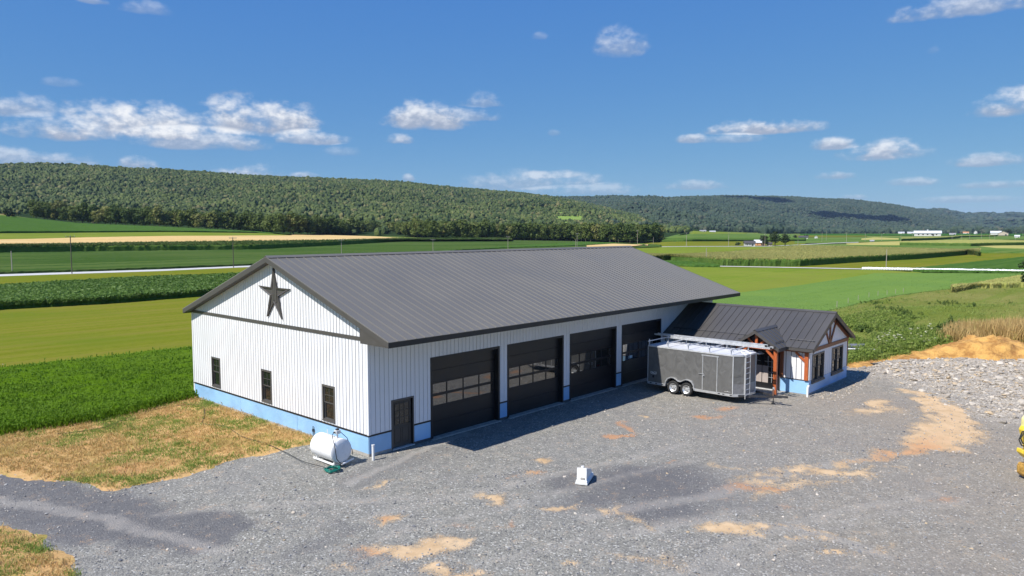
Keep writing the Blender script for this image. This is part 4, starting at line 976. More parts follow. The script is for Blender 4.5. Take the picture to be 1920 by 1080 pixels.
k = free_ground(x, y) & (rng.random(len(x)) < dens) & (x < 46) & (y < 17)
k &= ~inpoly(x, y, bank)
x, y = x[k], y[k]; n = len(x); z = gi(GZ, x, y)
s_ = rng.uniform(.013, .032, n) * (1 + 1.2 * rng.random(n) ** 10)
rocks = [proto('stone_source', rock_mesh(700 + q), M['stone']) for q in range(5)]
scatter('loose_gravel', np.stack([x, y, z + s_ * .25], -1), rocks, np.stack([rng.uniform(-.6, .6, n), rng.uniform(-.6, .6, n), rng.uniform(0, 6.3, n)], -1), np.stack([s_, s_ * rng.uniform(.6, 1, n), s_], -1), rng.integers(0, 5, n), 'loose grey gravel stones strewn over the yard')
x0_, y0_ = RZ.min(0) - 3; x1_, y1_ = RZ.max(0) + 3
x = rng.uniform(x0_, x1_, 30000); y = rng.uniform(y0_, y1_, 30000); rr_ = gi(rub, x, y)
k = (rng.random(len(x)) < rr_ ** 1.5) & (x < 54) & ~inpoly(x, y, bank); x, y = x[k], y[k]
ex, ey = frustum_pts(9000, 18, 60, 1.3); kk = free_ground(ex, ey) & (rng.random(9000) < .10 + .5 * gi(brn, ex, ey) * (fbm(ex * .5, ey * .5, 3) > .52)) & (gi(tan, ex, ey) < .3) & (ex < 46) & ~inpoly(ex, ey, bank)
lx, ly = frustum_pts(5000, 16, 45, 1.3); near_l = dseg(lx, ly, L1[:])[0] < .8
kl = free_ground(lx, ly) & near_l
bx = rng.uniform(22.3, 30.5, 260); by = rng.uniform(-10.6, -9.1, 260)
nb_ = len(x)
x = np.concatenate([x, ex[kk], lx[kl], bx]); y = np.concatenate([y, ey[kk], ly[kl], by]); n = len(x); z = gi(GZ, x, y)
s_ = rng.uniform(.025, .08, n) * (1 + 2.6 * rng.random(n) ** 10); s_[nb_:] = rng.uniform(.03, .075, n - nb_)
rocks2 = [proto('rubble_source', rock_mesh(760 + q, .42), M['rubble']) for q in range(5)]
scatter('rubble', np.stack([x, y, z + s_ * .12], -1), rocks2, np.stack([rng.uniform(-.5, .5, n), rng.uniform(-.5, .5, n), rng.uniform(0, 6.3, n)], -1), np.stack([s_, s_ * rng.uniform(.5, 1, n), s_], -1), rng.integers(0, 5, n), 'pale broken stones covering the ground below the dirt bank')

def tufts(name, x, y, zoff, protos, s0, s1, label, tilt=.2, zs=1.):
    n = len(x); s_ = rng.uniform(s0, s1, n)
    return scatter(name, np.stack([x, y, terr(x, y) + zoff], -1), protos, np.stack([rng.uniform(-tilt, tilt, n), rng.uniform(-tilt, tilt, n), rng.uniform(0, 6.3, n)], -1), np.stack([s_, s_, s_ * zs * rng.uniform(.8, 1.2, n)], -1), rng.integers(0, len(protos), n), label)
def from_strip(name, n, pw=1.):
    G = STRIPS[name]; a, b = G.shape[:2]
    i = rng.uniform(0, a - 1.001, n); j = (rng.random(n) ** pw) * (b - 1.001); i0 = i.astype(int); j0 = j.astype(int); fi = (i - i0)[:, None]; fj = (j - j0)[:, None]
    q = (G[i0, j0] * (1 - fj) + G[i0, j0 + 1] * fj) * (1 - fi) + (G[i0 + 1, j0] * (1 - fj) + G[i0 + 1, j0 + 1] * fj) * fi
    return q[:, 0], q[:, 1]
def vis(x, y, umin=-40, umax=1960):
    u, v = to_px(np.stack([x, y, terr(x, y)], -1)); return (u > umin) & (u < umax)
alf = [proto('alfalfa_source', mesh_from('alfalfa_tuft', *blades(800 + q, 16, .17, .2, .045, 1.1, True)), M['alfalfa']) for q in range(3)]
x, y = from_strip('alfalfa_field', 150000, 1.25); k = vis(x, y, -40, 520); k &= ~((x > -.1) & (x < 29.2) & (y > -.05) & (y < 15.7))
tufts('alfalfa_plants', x[k], y[k], .14, alf, .8, 1.35, 'dense short green alfalfa plants beside the barn')
alf2 = [proto('hazy_alfalfa_source', mesh_from('hazy_alfalfa_tuft', *blades(805 + q, 14, .16, .2, .05, 1.1, True)), M['alfalfa2']) for q in range(3)]
x, y = from_strip('clover_field', 80000, 1.1); k = vis(x, y, 1250, 1960); tufts('hazy_alfalfa_plants', x[k], y[k], .14, alf2, .8, 1.35, 'short alfalfa beyond the annex, tinted brighter for haze and view angle')
soyp = [proto('soybean_source', mesh_from('soybean_plant', *cards(820 + q, 26, [((0, 0, .18), (.36, .36, .26))], .13, .5)), M['soy']) for q in range(3)]
x, y = from_strip('soybean_field', 60000, .9); k = vis(x, y, -40, 520)
tufts('soybean_plants', x[k], y[k], .72, soyp, .9, 1.5, 'leafy soybean plants in the strip behind the hay')
x, y = from_strip('soybean_field', 9000, .01); G = STRIPS['soybean_field']; k = vis(x, y, -40, 520)
tufts('soybean_edge_plants', x[k], y[k] - rng.uniform(0, .4, k.sum()), rng.uniform(.1, .75, k.sum()), soyp, .7, 1.1, 'leafy front edge of the soybean strip')
cornp = [proto('corn_source', mesh_from('corn_plant', *blades(840 + q, 9, .85, .12, .10, .75)), M['corn']) for q in range(3)]
cornt = [proto('tassel_source', mesh_from('corn_tassel', *blades(845 + q, 10, .6, .14, .09, .8)), M['tassel']) for q in range(3)]
x, y = from_strip('corn_field', 60000, .7)
tufts('corn_plants', x, y, 2.1, cornt, .8, 1.3, 'tasselled corn plants of the large field')
x, y = from_strip('corn_field', 9000, .01); tufts('corn_edge_plants', x, y, rng.uniform(0, 1.9, len(x)), cornp, .8, 1.2, 'green front edge of the corn field')
x, y = from_strip('corn_patch', 900, .01); tufts('corn_edge_plants', x, y, rng.uniform(0, .8, len(x)), cornt, .5, .9, 'green front edge of the corn on the brow')
x, y = from_strip('corn_patch', 6000, .7); tufts('corn_plants', x, y, .8, cornt, .5, .9, 'yellow green corn on the brow of the pasture')
x, y = from_strip('corn_strip', 16000, .6); k = vis(x, y, -40, 980); tufts('corn_plants', x[k], y[k], 2.0, cornp, 1.0, 1.6, 'dark green corn strip below the wheat')
# weeds, tall dry grass and pasture clumps
weed = [proto('weed_source', mesh_from('weed_plant', *[a + b for a, b in zip(*[(lambda q1, q2: (q1, (q2[0], [tuple(i + len(q1[0]) for i in f) for f in q2[1]])))(blades(860 + q, 12, .7, .16, .035, .5), cards(870 + q, 24, [((0, 0, .4), (.28, .28, .32))], .075, .3))][0])]), M['weed']) for q in range(3)]
weedd = [proto('dark_weed_source', mesh_from('dark_weed_plant', *cards(880 + q, 40, [((0, 0, .4), (.25, .25, .4)), ((.1, .1, .7), (.15, .15, .3))], .09, .3)), M['weed_dark']) for q in range(2)]
dryg = [proto('dry_grass_source', mesh_from('dry_grass_tuft', *blades(890 + q, 22, 1.0, .20, .022, .35)), M['drygrass']) for q in range(3)]
flw = [proto('flower_source', mesh_from('flower_head', *cards(899, 6, [((0, 0, .9), (.08, .08, .03))], .07, 2.)), M['flower'])]
def px_pts(poly, n):
    P = pxw(poly); x0, y0 = P.min(0); x1, y1 = P.max(0); x = rng.uniform(x0, x1, n * 4); y = rng.uniform(y0, y1, n * 4)
    k = inpoly(x + rng.normal(0, .4, n * 4), y + rng.normal(0, .4, n * 4), P); return x[k][:n], y[k][:n]
x, y = px_pts([(1640,668),(1700,662),(1790,650),(1800,634),(1720,628),(1650,640)], 1700); tufts('weeds', x, y, 0, weed, .5, 1.05, 'tall flowering weeds along the top of the dirt bank', zs=1.1)
k = rng.random(len(x)) < .06; tufts('weed_flowers', x[k], y[k], rng.uniform(-.2, .1, k.sum()), flw, .5, 1.0, 'pale flower heads among the tall weeds')
x, y = px_pts([(1592,668),(1650,664),(1650,640),(1700,628),(1700,600),(1640,590),(1590,600)], 2600); k = fbm(x * .22, y * .22, 3) > .44; tufts('weeds', x[k], y[k], 0, weed, .45, .9, 'bright green weeds on the slope behind the annex')
x, y = px_pts([(1600,640),(1680,636),(1720,602),(1660,588),(1600,602)], 420); k = fbm(x * .3 + 5, y * .3, 3) > .56; tufts('weeds', x[k], y[k], 0, weedd, .35, .7, 'dark leafy weed clumps on the pasture slope', zs=1.2)
x, y = px_pts([(1770,652),(1812,646),(1800,616),(1760,624)], 110); tufts('weeds', x, y, 0, weedd, .6, 1.0, 'dark bushy weeds at the end of the dry grass', zs=1.2)
x, y = px_pts([(1770,652),(1840,640),(1930,648),(2060,650),(2060,628),(1920,628),(1790,634)], 5200); tufts('dry_grass', x, y, 0, dryg, .8, 1.35, 'tall dry straw coloured grass behind the dirt mound')
for (cu, cv, ru, rv, nn) in [(1775,573,34,5,160),(1680,588,16,5,60),(1700,598,26,6,90),(1650,583,20,4,60),(1820,580,10,3,26),(1896,573,8,2.5,22),(1690,566,46,6,260),(1760,552,60,3,120),(1640,572,30,4,90),(1850,546,60,2,60)]:
    c = hit(cu, cv); e1 = hit(cu + ru, cv) - c; e2 = hit(cu, cv - rv) - c; e2 *= min(1, 5 / np.linalg.norm(e2)); e1 *= min(1, 9 / np.linalg.norm(e1)); a = np.clip(rng.normal(size=(nn, 2)) * .5, -1.2, 1.2)
    q = (c + a[:, :1] * e1 + a[:, 1:] * e2)[:max(6, nn // 3)]; tufts('weeds', q[:, 0], q[:, 1], 0, weedd if cv > 570 else weed, .35, .75, 'dark weed clumps dotted over the pasture')
x, y = px_pts([(1592,684),(1640,676),(1650,664),(1592,668)], 240); k = fbm(x * .5, y * .5, 3) > .5; tufts('weeds', x[k], y[k], .1, weed, .4, .8, 'scattered weeds on the dirt bank')
shortg = [proto('short_grass_source', mesh_from('short_grass_tuft', *blades(910 + q, 12, .16, .14, .02, .9)), M['drygrass']) for q in range(3)]
shortgg = [proto('short_green_source', mesh_from('short_green_tuft', *blades(915 + q, 12, .14, .14, .022, .9)), M['weed']) for q in range(3)]
P = np.concatenate([lawn1, lawn2]); x = rng.uniform(P[:, 0].min(), P[:, 0].max(), 60000); y = rng.uniform(P[:, 1].min(), P[:, 1].max(), 60000)
k = (inpoly(x, y, lawn1) | inpoly(x, y, lawn2)) & (rng.random(len(x)) < .30); x, y = x[k], y[k]; g = fbm(x * .6, y * .6, 4) + rng.normal(0, .06, len(x))
tufts('dry_lawn_grass', x[g < .54], y[g < .54], .03, shortg, .4, .9, 'sparse straw coloured grass on the dry lawn', .5)
tufts('green_lawn_grass', x[g >= .54], y[g >= .54], .03, shortgg, .4, .9, 'thin green grass patches on the dry lawn', .5)
x, y = from_strip('pasture', 26000, 1.1); k = vis(x, y, 1500, 1960); pg = [proto('pasture_source', mesh_from('pasture_tuft', *blades(930 + q, 14, .28, .22, .03, .9)), M['weed']) for q in range(3)]
tufts('pasture_grass', x[k], y[k], 0, pg, .6, 1.2, 'short rough grass over the pasture rise', .4)

# ------------------------------------------------------------------ the barn
BW, BL, EAVE, HB = 15.5, 29.0, 4.64, .80
OE, OB, OG = 1.79, .2, .4
HR, HE = 7.80, 4.82
RY = (BW + OB - OE) / 2
SL = (HR - HE) / (RY + OE)
rz = lambda y: HE + (y + OE) * SL if y <= RY else HR - (y - RY) * SL
barn = empty('pole_barn', (0, 0, 0), 'long white metal barn with charcoal roof, star gable and four black garage doors', 'barn')
_pm = {}
def panel(parent, axis, c, a0, a1, z0, z1, mat, th, name='siding_panel', ztop=None):
    """one cladding sheet on a wall plane; equal sheets share their mesh"""
    o0 = Vector((0, 0, 0)); q = parent
    while q: o0 += q.location; q = q.parent
    key = (name, axis, round(a1 - a0, 3), round(z1 - z0, 3), mat.name, th) if ztop is None else None
    me = _pm.get(key) if key else None
    if me is None:
        w, h = a1 - a0, z1 - z0
        top = (h, h) if ztop is None else (ztop[0] - z0, ztop[1] - z0)
        ch = .006
        pts = []
        for t, e in ((0, 0), (-th + ch, 0), (-th, ch)):
            for (s_, zz) in ((e, e * 0), (w - e, 0), (w - e, top[1]), (e, top[0])): pts.append((s_, t, zz))
        V = [(p[0], p[1], p[2]) if axis == 'x' else (p[1], p[0], p[2]) for p in pts]
        F = [(8, 9, 10, 11)] + [(i + k, i + (k + 1) % 4, i + 4 + (k + 1) % 4, i + 4 + k) for i in (0, 4) for k in range(4)]
        if axis == 'y': F = [f[::-1] for f in F]
        me = bpy.data.meshes.new(name); me.from_pydata(V, [], F); me.update(); me.materials.append(mat)
        if key: _pm[key] = me
    o = bpy.data.objects.new(name, me); COL.objects.link(o); o.parent = parent
    o.location = Vector((a0, c, z0) if axis == 'x' else (c, a0, z0)) - o0
    return o
def clad(parent, axis, c, lo, hi, z0, z1, openings, pitch, mat, th=.022, gap=.034, zf=None, name='siding_panel'):
    n = round((hi - lo) / pitch); p = (hi - lo) / n
    for k in range(n):
        a, b = lo + k * p + gap / 2, lo + (k + 1) * p - gap / 2
        cuts = sorted({a, b} | {e for o in openings for e in o[:2] if a < e < b})
        for s0, s1 in zip(cuts[:-1], cuts[1:]):
            if s1 - s0 < .012: continue
            mid = (s0 + s1) / 2; top = z1
            segs = [(z0, z1)]
            for (o0, o1, oz0, oz1) in openings:
                if o0 <= mid <= o1:
                    segs = [q for (u0, u1) in segs for q in ((u0, min(u1, oz0)), (max(u0, oz1), u1)) if q[1] - q[0] > .02]
            for (u0, u1) in segs:
                if zf is not None:
                    t0, t1 = zf(s0), zf(s1)
                    if max(t0, t1) - u0 < .04: continue
                    panel(parent, axis, c, s0, s1, u0, None or u1, mat, th, name, (max(t0, u0 + .01), max(t1, u0 + .01)))
                else: panel(parent, axis, c, s0, s1, u0, u1, mat, th, name)

# walls behind the cladding
GAR = [(3.35 + 4.874 * k, 3.35 + 4.874 * k + 4.15) for k in range(4)]; GH = 3.48
PD = (1.19, 2.25, 2.02)
wins = [(12.43, 13.36), (7.36, 8.29), (2.27, 3.20)]; WZ = (.95, 2.50)
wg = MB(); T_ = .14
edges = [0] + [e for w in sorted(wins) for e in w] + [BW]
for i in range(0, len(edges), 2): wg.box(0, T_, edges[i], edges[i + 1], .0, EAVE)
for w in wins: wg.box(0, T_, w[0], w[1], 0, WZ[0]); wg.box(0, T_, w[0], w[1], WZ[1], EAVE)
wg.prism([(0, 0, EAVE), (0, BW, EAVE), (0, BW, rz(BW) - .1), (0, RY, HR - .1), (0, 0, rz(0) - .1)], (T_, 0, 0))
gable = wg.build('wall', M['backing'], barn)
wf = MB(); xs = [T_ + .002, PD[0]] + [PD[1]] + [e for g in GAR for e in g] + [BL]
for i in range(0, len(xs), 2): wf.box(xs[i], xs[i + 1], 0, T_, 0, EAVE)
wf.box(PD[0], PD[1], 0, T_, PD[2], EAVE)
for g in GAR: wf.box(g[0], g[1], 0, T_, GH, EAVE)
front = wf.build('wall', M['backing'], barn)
MB().box(.15, BL, BW - .14, BW, 0, rz(BW) - .1).build('wall', M['siding'], barn)
MB().prism([(BL - .14, .15, 0), (BL - .14, BW - .15, 0), (BL - .14, BW - .15, rz(BW) - .12), (BL - .14, RY, HR - .12), (BL - .14, .15, rz(0) - .12)], (.139, 0, 0)).build('wall', M['siding'], barn)
op_g = [(w[0] - .0, w[1] + .0, WZ[0], WZ[1]) for w in wins]
clad(gable, 'y', 0, .10, BW - .10, HB + .07, EAVE, op_g, .229, M['siding'])
def gable_top():
    n = 68; p = (BW - .04) / n
    for k in range(n):
        a, b = .02 + k * p + .017, .02 + (k + 1) * p - .017
        if rz(a) - .14 < EAVE + .2: continue
        panel(gable, 'y', 0, a, b, EAVE + .15, 0, M['siding'], .022, 'siding_panel', (rz(a) - .14, rz(b) - .14))
gable_top()
op_f = [(PD[0] - .07, PD[1] + .07, -1, PD[2] + .07)] + [(g[0] - .10, g[1] + .10, -1, GH + .10) for g in GAR]
clad(front, 'x', 0, .10, BL, HB + .07, EAVE, op_f, .229, M['siding'], gap=.02)
# blue weather barrier below the siding, each length its own sheet
for (a, b) in ((.02, 5.25), (5.262, 10.4), (10.412, BW - .02)): panel(gable, 'y', 0, a, b, .10, HB, M['wrap'], .012, 'barrier_sheet')
for (a, b) in ((.0, PD[0] - .07), (PD[1] + .07, GAR[0][0] - .10), (GAR[0][1] + .10, GAR[1][0] - .10), (GAR[1][1] + .10, GAR[2][0] - .10), (GAR[2][1] + .10, GAR[3][0] - .10)):
    panel(front, 'x', 0, a, b, .10, HB, M['wrap'], .012, 'barrier_sheet')
    MB().box(a, b, -.035, 0, HB, HB + .055).build('base_trim', M['black'], front)
MB().box(-.035, 0, .0, BW, HB, HB + .055).build('base_trim', M['black'], gable)
MB().box(-.012, -.0005, 0, BW, -.1, .098).box(0, PD[0], -.012, -.0005, -.1, .098).build('foundation', M['concrete'], barn)
MB().box(-.03, 0, -.03, .09, HB + .06, EAVE).box(.0, .09, -.03, 0, HB + .06, EAVE).build('corner_trim', M['siding'], barn)
MB().box(-.03, 0, BW - .09, BW + .03, .1, EAVE).build('corner_trim', M['siding'], barn)
MB().box(-.05, 0, -.02, BW + .02, EAVE + .002, EAVE + .145).build('gable_band', M['trim'], barn)
# windows
for (a, b) in wins:
    w = MB(); f = .085
    for (y0, y1, z0, z1) in ((a, a + f, *WZ), (b - f, b, *WZ), (a + f, b - f, WZ[1] - f, WZ[1]), (a + f, b - f, WZ[0], WZ[0] + f)): w.box(-.045, .10, y0, y1, z0, z1)
    w = w.build('window', M['bronze'], barn)
    mz = (WZ[0] + WZ[1]) / 2
    for (z0, z1, dx) in ((WZ[0] + f, mz, .03), (mz, WZ[1] - f, .0)):
        s_ = MB(); y0, y1 = a + f, b - f; q = .04
        for bb in ((y0, y0 + q, z0, z1), (y1 - q, y1, z0, z1), (y0 + q, y1 - q, z0, z0 + q), (y0 + q, y1 - q, z1 - q, z1)): s_.box(dx, dx + .035, *bb)
        s_.build('sash', M['bronze'], w)
        MB().box(dx + .012, dx + .022, y0 + q, y1 - q, z0 + q, z1 - q).build('pane', M['glass'], w)
    mu = MB(); mu.box(.0055, .0115, (a + b) / 2 - .01, (a + b) / 2 + .01, mz + .04, WZ[1] - f - .04); mu.box(.003, .0085, a + f + .04, b - f - .04, mz + .33, mz + .35); mu.build('muntin', M['bronze'], w)
    MB().box(-.065, -.046, a - .01, b + .01, WZ[0] - .0, WZ[0] + .03).build('sill', M['bronze'], w)
# star on the gable
st = [(6.87, 7.32), (6.62, 6.43), (5.52, 6.43), (6.48, 6.05), (6.22, 5.02), (6.88, 5.76), (7.51, 5.05), (7.19, 6.06), (8.22, 6.45), (7.09, 6.42)]
star = MB().prism([(-.05, y, z) for y, z in st], (.025, 0, 0)).build('barn_star', M['trim'])
tag(star, 'big charcoal five pointed star mounted high on the white gable', 'star')
sc_ = Vector((6.87, 6.12))
for i in range(10):
    a, b = Vector(st[i]), Vector(st[(i + 1) % 10]); ai, bi = sc_ + (a - sc_) * .74, sc_ + (b - sc_) * .74
    MB().prism([(-.115, *a), (-.115, *b), (-.085, *bi), (-.085, *ai)], (.064, 0, 0)).build('rim_board', M['trim'], star)
for (y, z0, z1) in ((6.72, 5.75, 6.7), (6.87, 5.85, 7.0), (7.03, 5.75, 6.7)): MB().box(-.075, -.051, y - .066, y + .066, z0, z1).build('star_board', M['trim'], star)
# roof
th = .02
def roof_sheets(parent, n, x0, x1, ya, za, yb, zb, mat, ribh=.024, ribw=.035, off=.0):
    p = (x1 - x0) / n; L_ = math.hypot(yb - ya, zb - za); d = Vector((0, (yb - ya) / L_, (zb - za) / L_)); nn = Vector((0, -d.z, d.y))
    if nn.z < 0: nn = -nn
    m = MB()
    w = p - .004
    a0 = Vector((0, 0, 0))
    m.prism([a0, a0 + Vector((w, 0, 0)), a0 + Vector((w, 0, 0)) + nn * th, a0 + nn * th], d * L_)
    m.prism([a0 + nn * th, a0 + Vector((ribw, 0, 0)) + nn * th, a0 + Vector((ribw * .75, 0, 0)) + nn * (th + ribh), a0 + Vector((ribw * .25, 0, 0)) + nn * (th + ribh)], d * L_)
    o0 = Vector((0, 0, 0)); q = parent
    while q: o0 += q.location; q = q.parent
    o = m.build('roof_panel', mat, parent, local=True); o.location = Vector((x0, ya, za)) - o0; me = o.data
    for k in range(1, n):
        o = link_mesh('roof_panel', me, None, parent); o.location = Vector((x0 + k * p, ya, za)) - o0
def slab(ya, za, yb, zb, x0, x1, t):
    return MB().prism([(x0, ya, za - .004), (x0, yb, zb - .004), (x0, yb, zb - t), (x0, ya, za - t)], (x1 - x0, 0, 0))
X0, X1 = -OG, BL + OG
rf = slab(-OE, HE, RY, HR, X0 + .03, X1 - .03, .10).build('roof', M['trim'], barn)
roof_sheets(rf, 66, X0, X1, -OE - .03, HE - .03 * SL, RY, HR, M['roof'])
rb = slab(BW + OB, HE, RY, HR, X0 + .03, X1 - .03, .10).build('roof', M['trim'], barn)
roof_sheets(rb, 66, X0, X1, BW + OB + .03, HE - .03 * SL, RY, HR, M['roof'])
cap = MB(); cap.prism([(X0 - .01, RY - .2, HR - .2 * SL + .055), (X0 - .01, RY, HR + .085), (X0 - .01, RY + .2, HR - .2 * SL + .055), (X0 - .01, RY, HR + .06)], (X1 - X0 + .02, 0, 0)); cap.build('ridge_cap', M['roof'], rf)
cl = MB()
for k in range(66):
    x = X0 + (k + .55) * (X1 - X0) / 66; cl.box(x, x + .2, RY - .19, RY - .17, HR - .19 * SL + .018, HR - .19 * SL + .055)
o = cl.build('ridge_closure', M['black'], rf); o['kind'] = 'stuff'
MB().box(X0, X1, -OE - .025, -OE + .0, HE - .215, HE - .012).build('fascia', M['black'], barn)
MB().box(X0 + .03, X1 - .03, -OE + .002, -.0255, EAVE - .03, EAVE - .003).build('soffit', M['trim'], barn)
MB().box(X0, X1, BW + OB, BW + OB + .025, HE - .215, HE - .012).build('fascia', M['black'], barn)
for xx in (X0 - .002, X1 - .026):
    r_ = MB()
    r_.prism([(xx, -OE - .03, HE - .22), (xx, RY, HR - .22), (xx, RY, HR + .012), (xx, -OE - .03, HE - .005)], (.028, 0, 0))
    r_.prism([(xx, BW + OB + .03, HE - .22), (xx, RY, HR - .22), (xx, RY, HR + .012), (xx, BW + OB + .03, HE - .005)], (.028, 0, 0))
    r_.build('rake_trim', M['trim'], barn)
MB().prism([(X0 + .03, -.03, rz(-.03) - .21), (X0 + .03, RY, HR - .21), (X0 + .03, RY, HR - .19), (X0 + .03, -.03, rz(-.03) - .19)], (OG - .06, 0, 0)).prism([(X0 + .03, BW, rz(BW) - .21), (X0 + .03, RY, HR - .21), (X0 + .03, RY, HR - .19), (X0 + .03, BW, rz(BW) - .19)], (OG - .06, 0, 0)).build('soffit', M['trim'], barn)
for xx in (X0 + .028, X1 - .05): MB().prism([(xx, -OE + .003, EAVE - .0), (xx, -.03, EAVE), (xx, -.03, rz(-.03) - .2), (xx, -OE + .003, HE - .19)], (.02, 0, 0)).build('eave_return', M['trim'], barn)
# entrance door
d = MB(); a, b, h = PD
for bx in ((a - .06, a, 0, h + .06), (b, b + .06, 0, h + .06), (a, b, h, h + .06)): d.box(bx[0], bx[1], -.04, .10, bx[2], bx[3])
dd = d.build('door', M['bronze'], barn)
MB().box(a + .012, b - .012, .06, .10, .04, h - .01).build('door_leaf', M['brown_door'], dd)
MB().box(a - .05, b + .05, -.09, .06, .0, .04).build('door_sill', M['alu_matt'], dd)
g = MB(); g.box(a + .16, b - .16, .045, .058, 1.0, h - .13); g.build('pane', M['glass'], dd)
f = MB()
for k in range(4): xx = a + .15 + k * (b - a - .32) / 3; f.box(xx, xx + .022, .030, .044, .98, h - .11)
for k in range(4): zz = .98 + k * (h - 1.11 - .022 - .0) / 3.05; f.box(a + .172, b - .16, .033, .0443, zz, zz + .022)
f.build('muntin', M['brown_door'], dd)
for (x0, x1) in ((a + .15, a + .49), (b - .49, b - .15)):
    p_ = MB()
    for bb in ((x0, x0 + .03, .2, .86), (x1 - .03, x1, .2, .86), (x0 + .03, x1 - .03, .2, .23), (x0 + .03, x1 - .03, .83, .86)): p_.box(bb[0], bb[1], .045, .059, bb[2], bb[3])
    p_.build('door_panel', M['brown_door'], dd)
MB().tube([(b - .09, .06, .98), (b - .09, .0, .98)], .022, 8).tube([(b - .09, .01, .98), (b - .2, .01, .98)], .012, 6).box(b - .115, b - .065, .05, .0595, 1.08, 1.15).build('handle', M['black'], dd)
# garage doors
ZS = [.03, .66, 1.32, 1.85, 2.40, 2.94, GH]
for gi_, (a, b) in enumerate(GAR):
    j = MB()
    for bx in ((a - .09, a + .02, 0, GH + .09), (b - .02, b + .09, 0, GH + .09), (a + .02, b - .02, GH - .02, GH + .09)): j.box(bx[0], bx[1], -.04, .26, bx[2], bx[3])
    G = j.build('garage_door', M['black'], barn)
    for k in range(6):
        z0, z1 = ZS[k] + .003, ZS[k + 1] - .003; x0, x1 = a + .022, b - .022
        s_ = MB()
        if k in (2, 3):
            fr_ = .055
            s_.box(x0, x1, .20, .25, z0, z0 + fr_); s_.box(x0, x1, .20, .25, z1 - fr_, z1)
            for q in range(5): xx = x0 + q * (x1 - x0 - fr_) / 4; s_.box(xx, xx + fr_, .201, .249, z0 + fr_, z1 - fr_)
            s_.build('door_section', M['door_black'], G)
            for q in range(4):
                xx = x0 + q * (x1 - x0 - fr_) / 4
                pn = MB().box(xx + fr_, xx + (x1 - x0 - fr_) / 4, .220, .232, z0 + fr_, z1 - fr_).build('pane', M['door_glass'], G)
        else:
            zz = (z0 + z1) / 2
            s_.box(x0, x1, .20, .25, z0, z1)
            s_.build('door_section', M['door_black'], G, bevel=.006)
    MB().box(a + .03, b - .03, .19, .26, .0, .03).build('bottom_seal', M['rubber'], G)
    MB().box(a - .08, b + .08, -.16, .27, -.2, .022).build('door_apron', M['concrete'], G)
    if gi_ == 3: MB().box(a + 1.0, a + 1.42, .212, .2195, 1.45, 1.62).build('blue_patch', M['blue_patch'], G)  # pale blue rectangle in front of one pane
MB().box(.2, BL - .2, .3, BW - .2, -.05, .01).build('floor_slab', M['concrete'], barn)

# ------------------------------------------------------------------ the annex
AX0, AX1, AY0, AH = 22.75, 28.95, -8.95, 2.46
annex = empty('office_annex', (AX0, AY0, 0), 'small white annex with dark standing seam roof and orange timber porch', 'annex')
ARX, AEX0, AEX1, AZE, AZR, AOV = 25.85, 22.42, 29.28, 2.62, 4.33, .33
asl = (AZR - AZE) / (ARX - AEX0)
az_ = lambda x: AZE + (x - AEX0) * asl if x <= ARX else AZE + (AEX1 - x) * asl
aw = [(23.12, 24.95), (26.2, 28.08)]; AWZ = (.70, 2.22)
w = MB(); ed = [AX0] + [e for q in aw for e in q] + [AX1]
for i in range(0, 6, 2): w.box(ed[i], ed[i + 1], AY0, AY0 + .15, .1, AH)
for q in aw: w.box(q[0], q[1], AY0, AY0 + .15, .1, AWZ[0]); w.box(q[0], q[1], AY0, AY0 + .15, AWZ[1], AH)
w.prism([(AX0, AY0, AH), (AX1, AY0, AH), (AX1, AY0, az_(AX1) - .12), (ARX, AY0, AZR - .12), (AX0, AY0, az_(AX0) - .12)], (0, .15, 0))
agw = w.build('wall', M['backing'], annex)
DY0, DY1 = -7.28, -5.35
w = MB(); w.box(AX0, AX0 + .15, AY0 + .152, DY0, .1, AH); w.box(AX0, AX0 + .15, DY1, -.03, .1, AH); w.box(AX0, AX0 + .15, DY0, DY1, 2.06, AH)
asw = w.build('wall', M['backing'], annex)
MB().box(AX1 - .15, AX1, AY0 + .152, -.03, .0, AH).build('wall', M['siding'], annex)
aop = [(q[0] - .0, q[1] + .0, AWZ[0] - .1, AWZ[1] + .0) for q in aw]
clad(agw, 'x', AY0, AX0 + .11, AX1 - .11, HB + .02, AH - .10, aop, .30, M['siding'])
def annex_gable_top():
    n = 21; p = (AX1 - AX0 - .22) / n
    for k in range(n):
        a, b = AX0 + .11 + k * p + .011, AX0 + .11 + (k + 1) * p - .011
        panel(agw, 'x', AY0, a, b, AH + .11, 0, M['siding'], .022, 'siding_panel', (az_(a) - .16, az_(b) - .16))
annex_gable_top()
for (a, b) in ((AX0, AX0 + 2.35), (AX0 + 2.36, AX0 + 4.4), (AX0 + 4.41, AX1)):
    segs = [(a, b)]
    for q in aw: segs = [r_ for (u, v) in segs for r_ in ((u, min(v, q[0] - .04)), (max(u, q[1] + .04), v)) if r_[1] - r_[0] > .02]
    panel(agw, 'x', AY0, a, b, .12, AWZ[0] - .12, M['wrap_pale'], .012, 'barrier_sheet')
    for (u, v) in segs: panel(agw, 'x', AY0, u, v, AWZ[0] - .118, HB + .0, M['wrap_pale'], .012, 'barrier_sheet')
clad(asw, 'y', AX0, AY0 + .11, DY0 - .10, HB + .045, AH - .12, [], .30, M['siding'])
clad(asw, 'y', AX0, DY1 + .10, -.05, HB + .045, AH - .02, [], .30, M['siding'])
panel(asw, 'y', AX0, AY0, DY0 - .1, .06, HB, M['wrap'], .012, 'barrier_sheet'); panel(asw, 'y', AX0, DY1 + .1, -.05, .06, HB, M['wrap'], .012, 'barrier_sheet')
MB().box(AX0 - .035, AX0, AY0, DY0 - .1, HB, HB + .035).build('base_trim', M['trim'], asw)
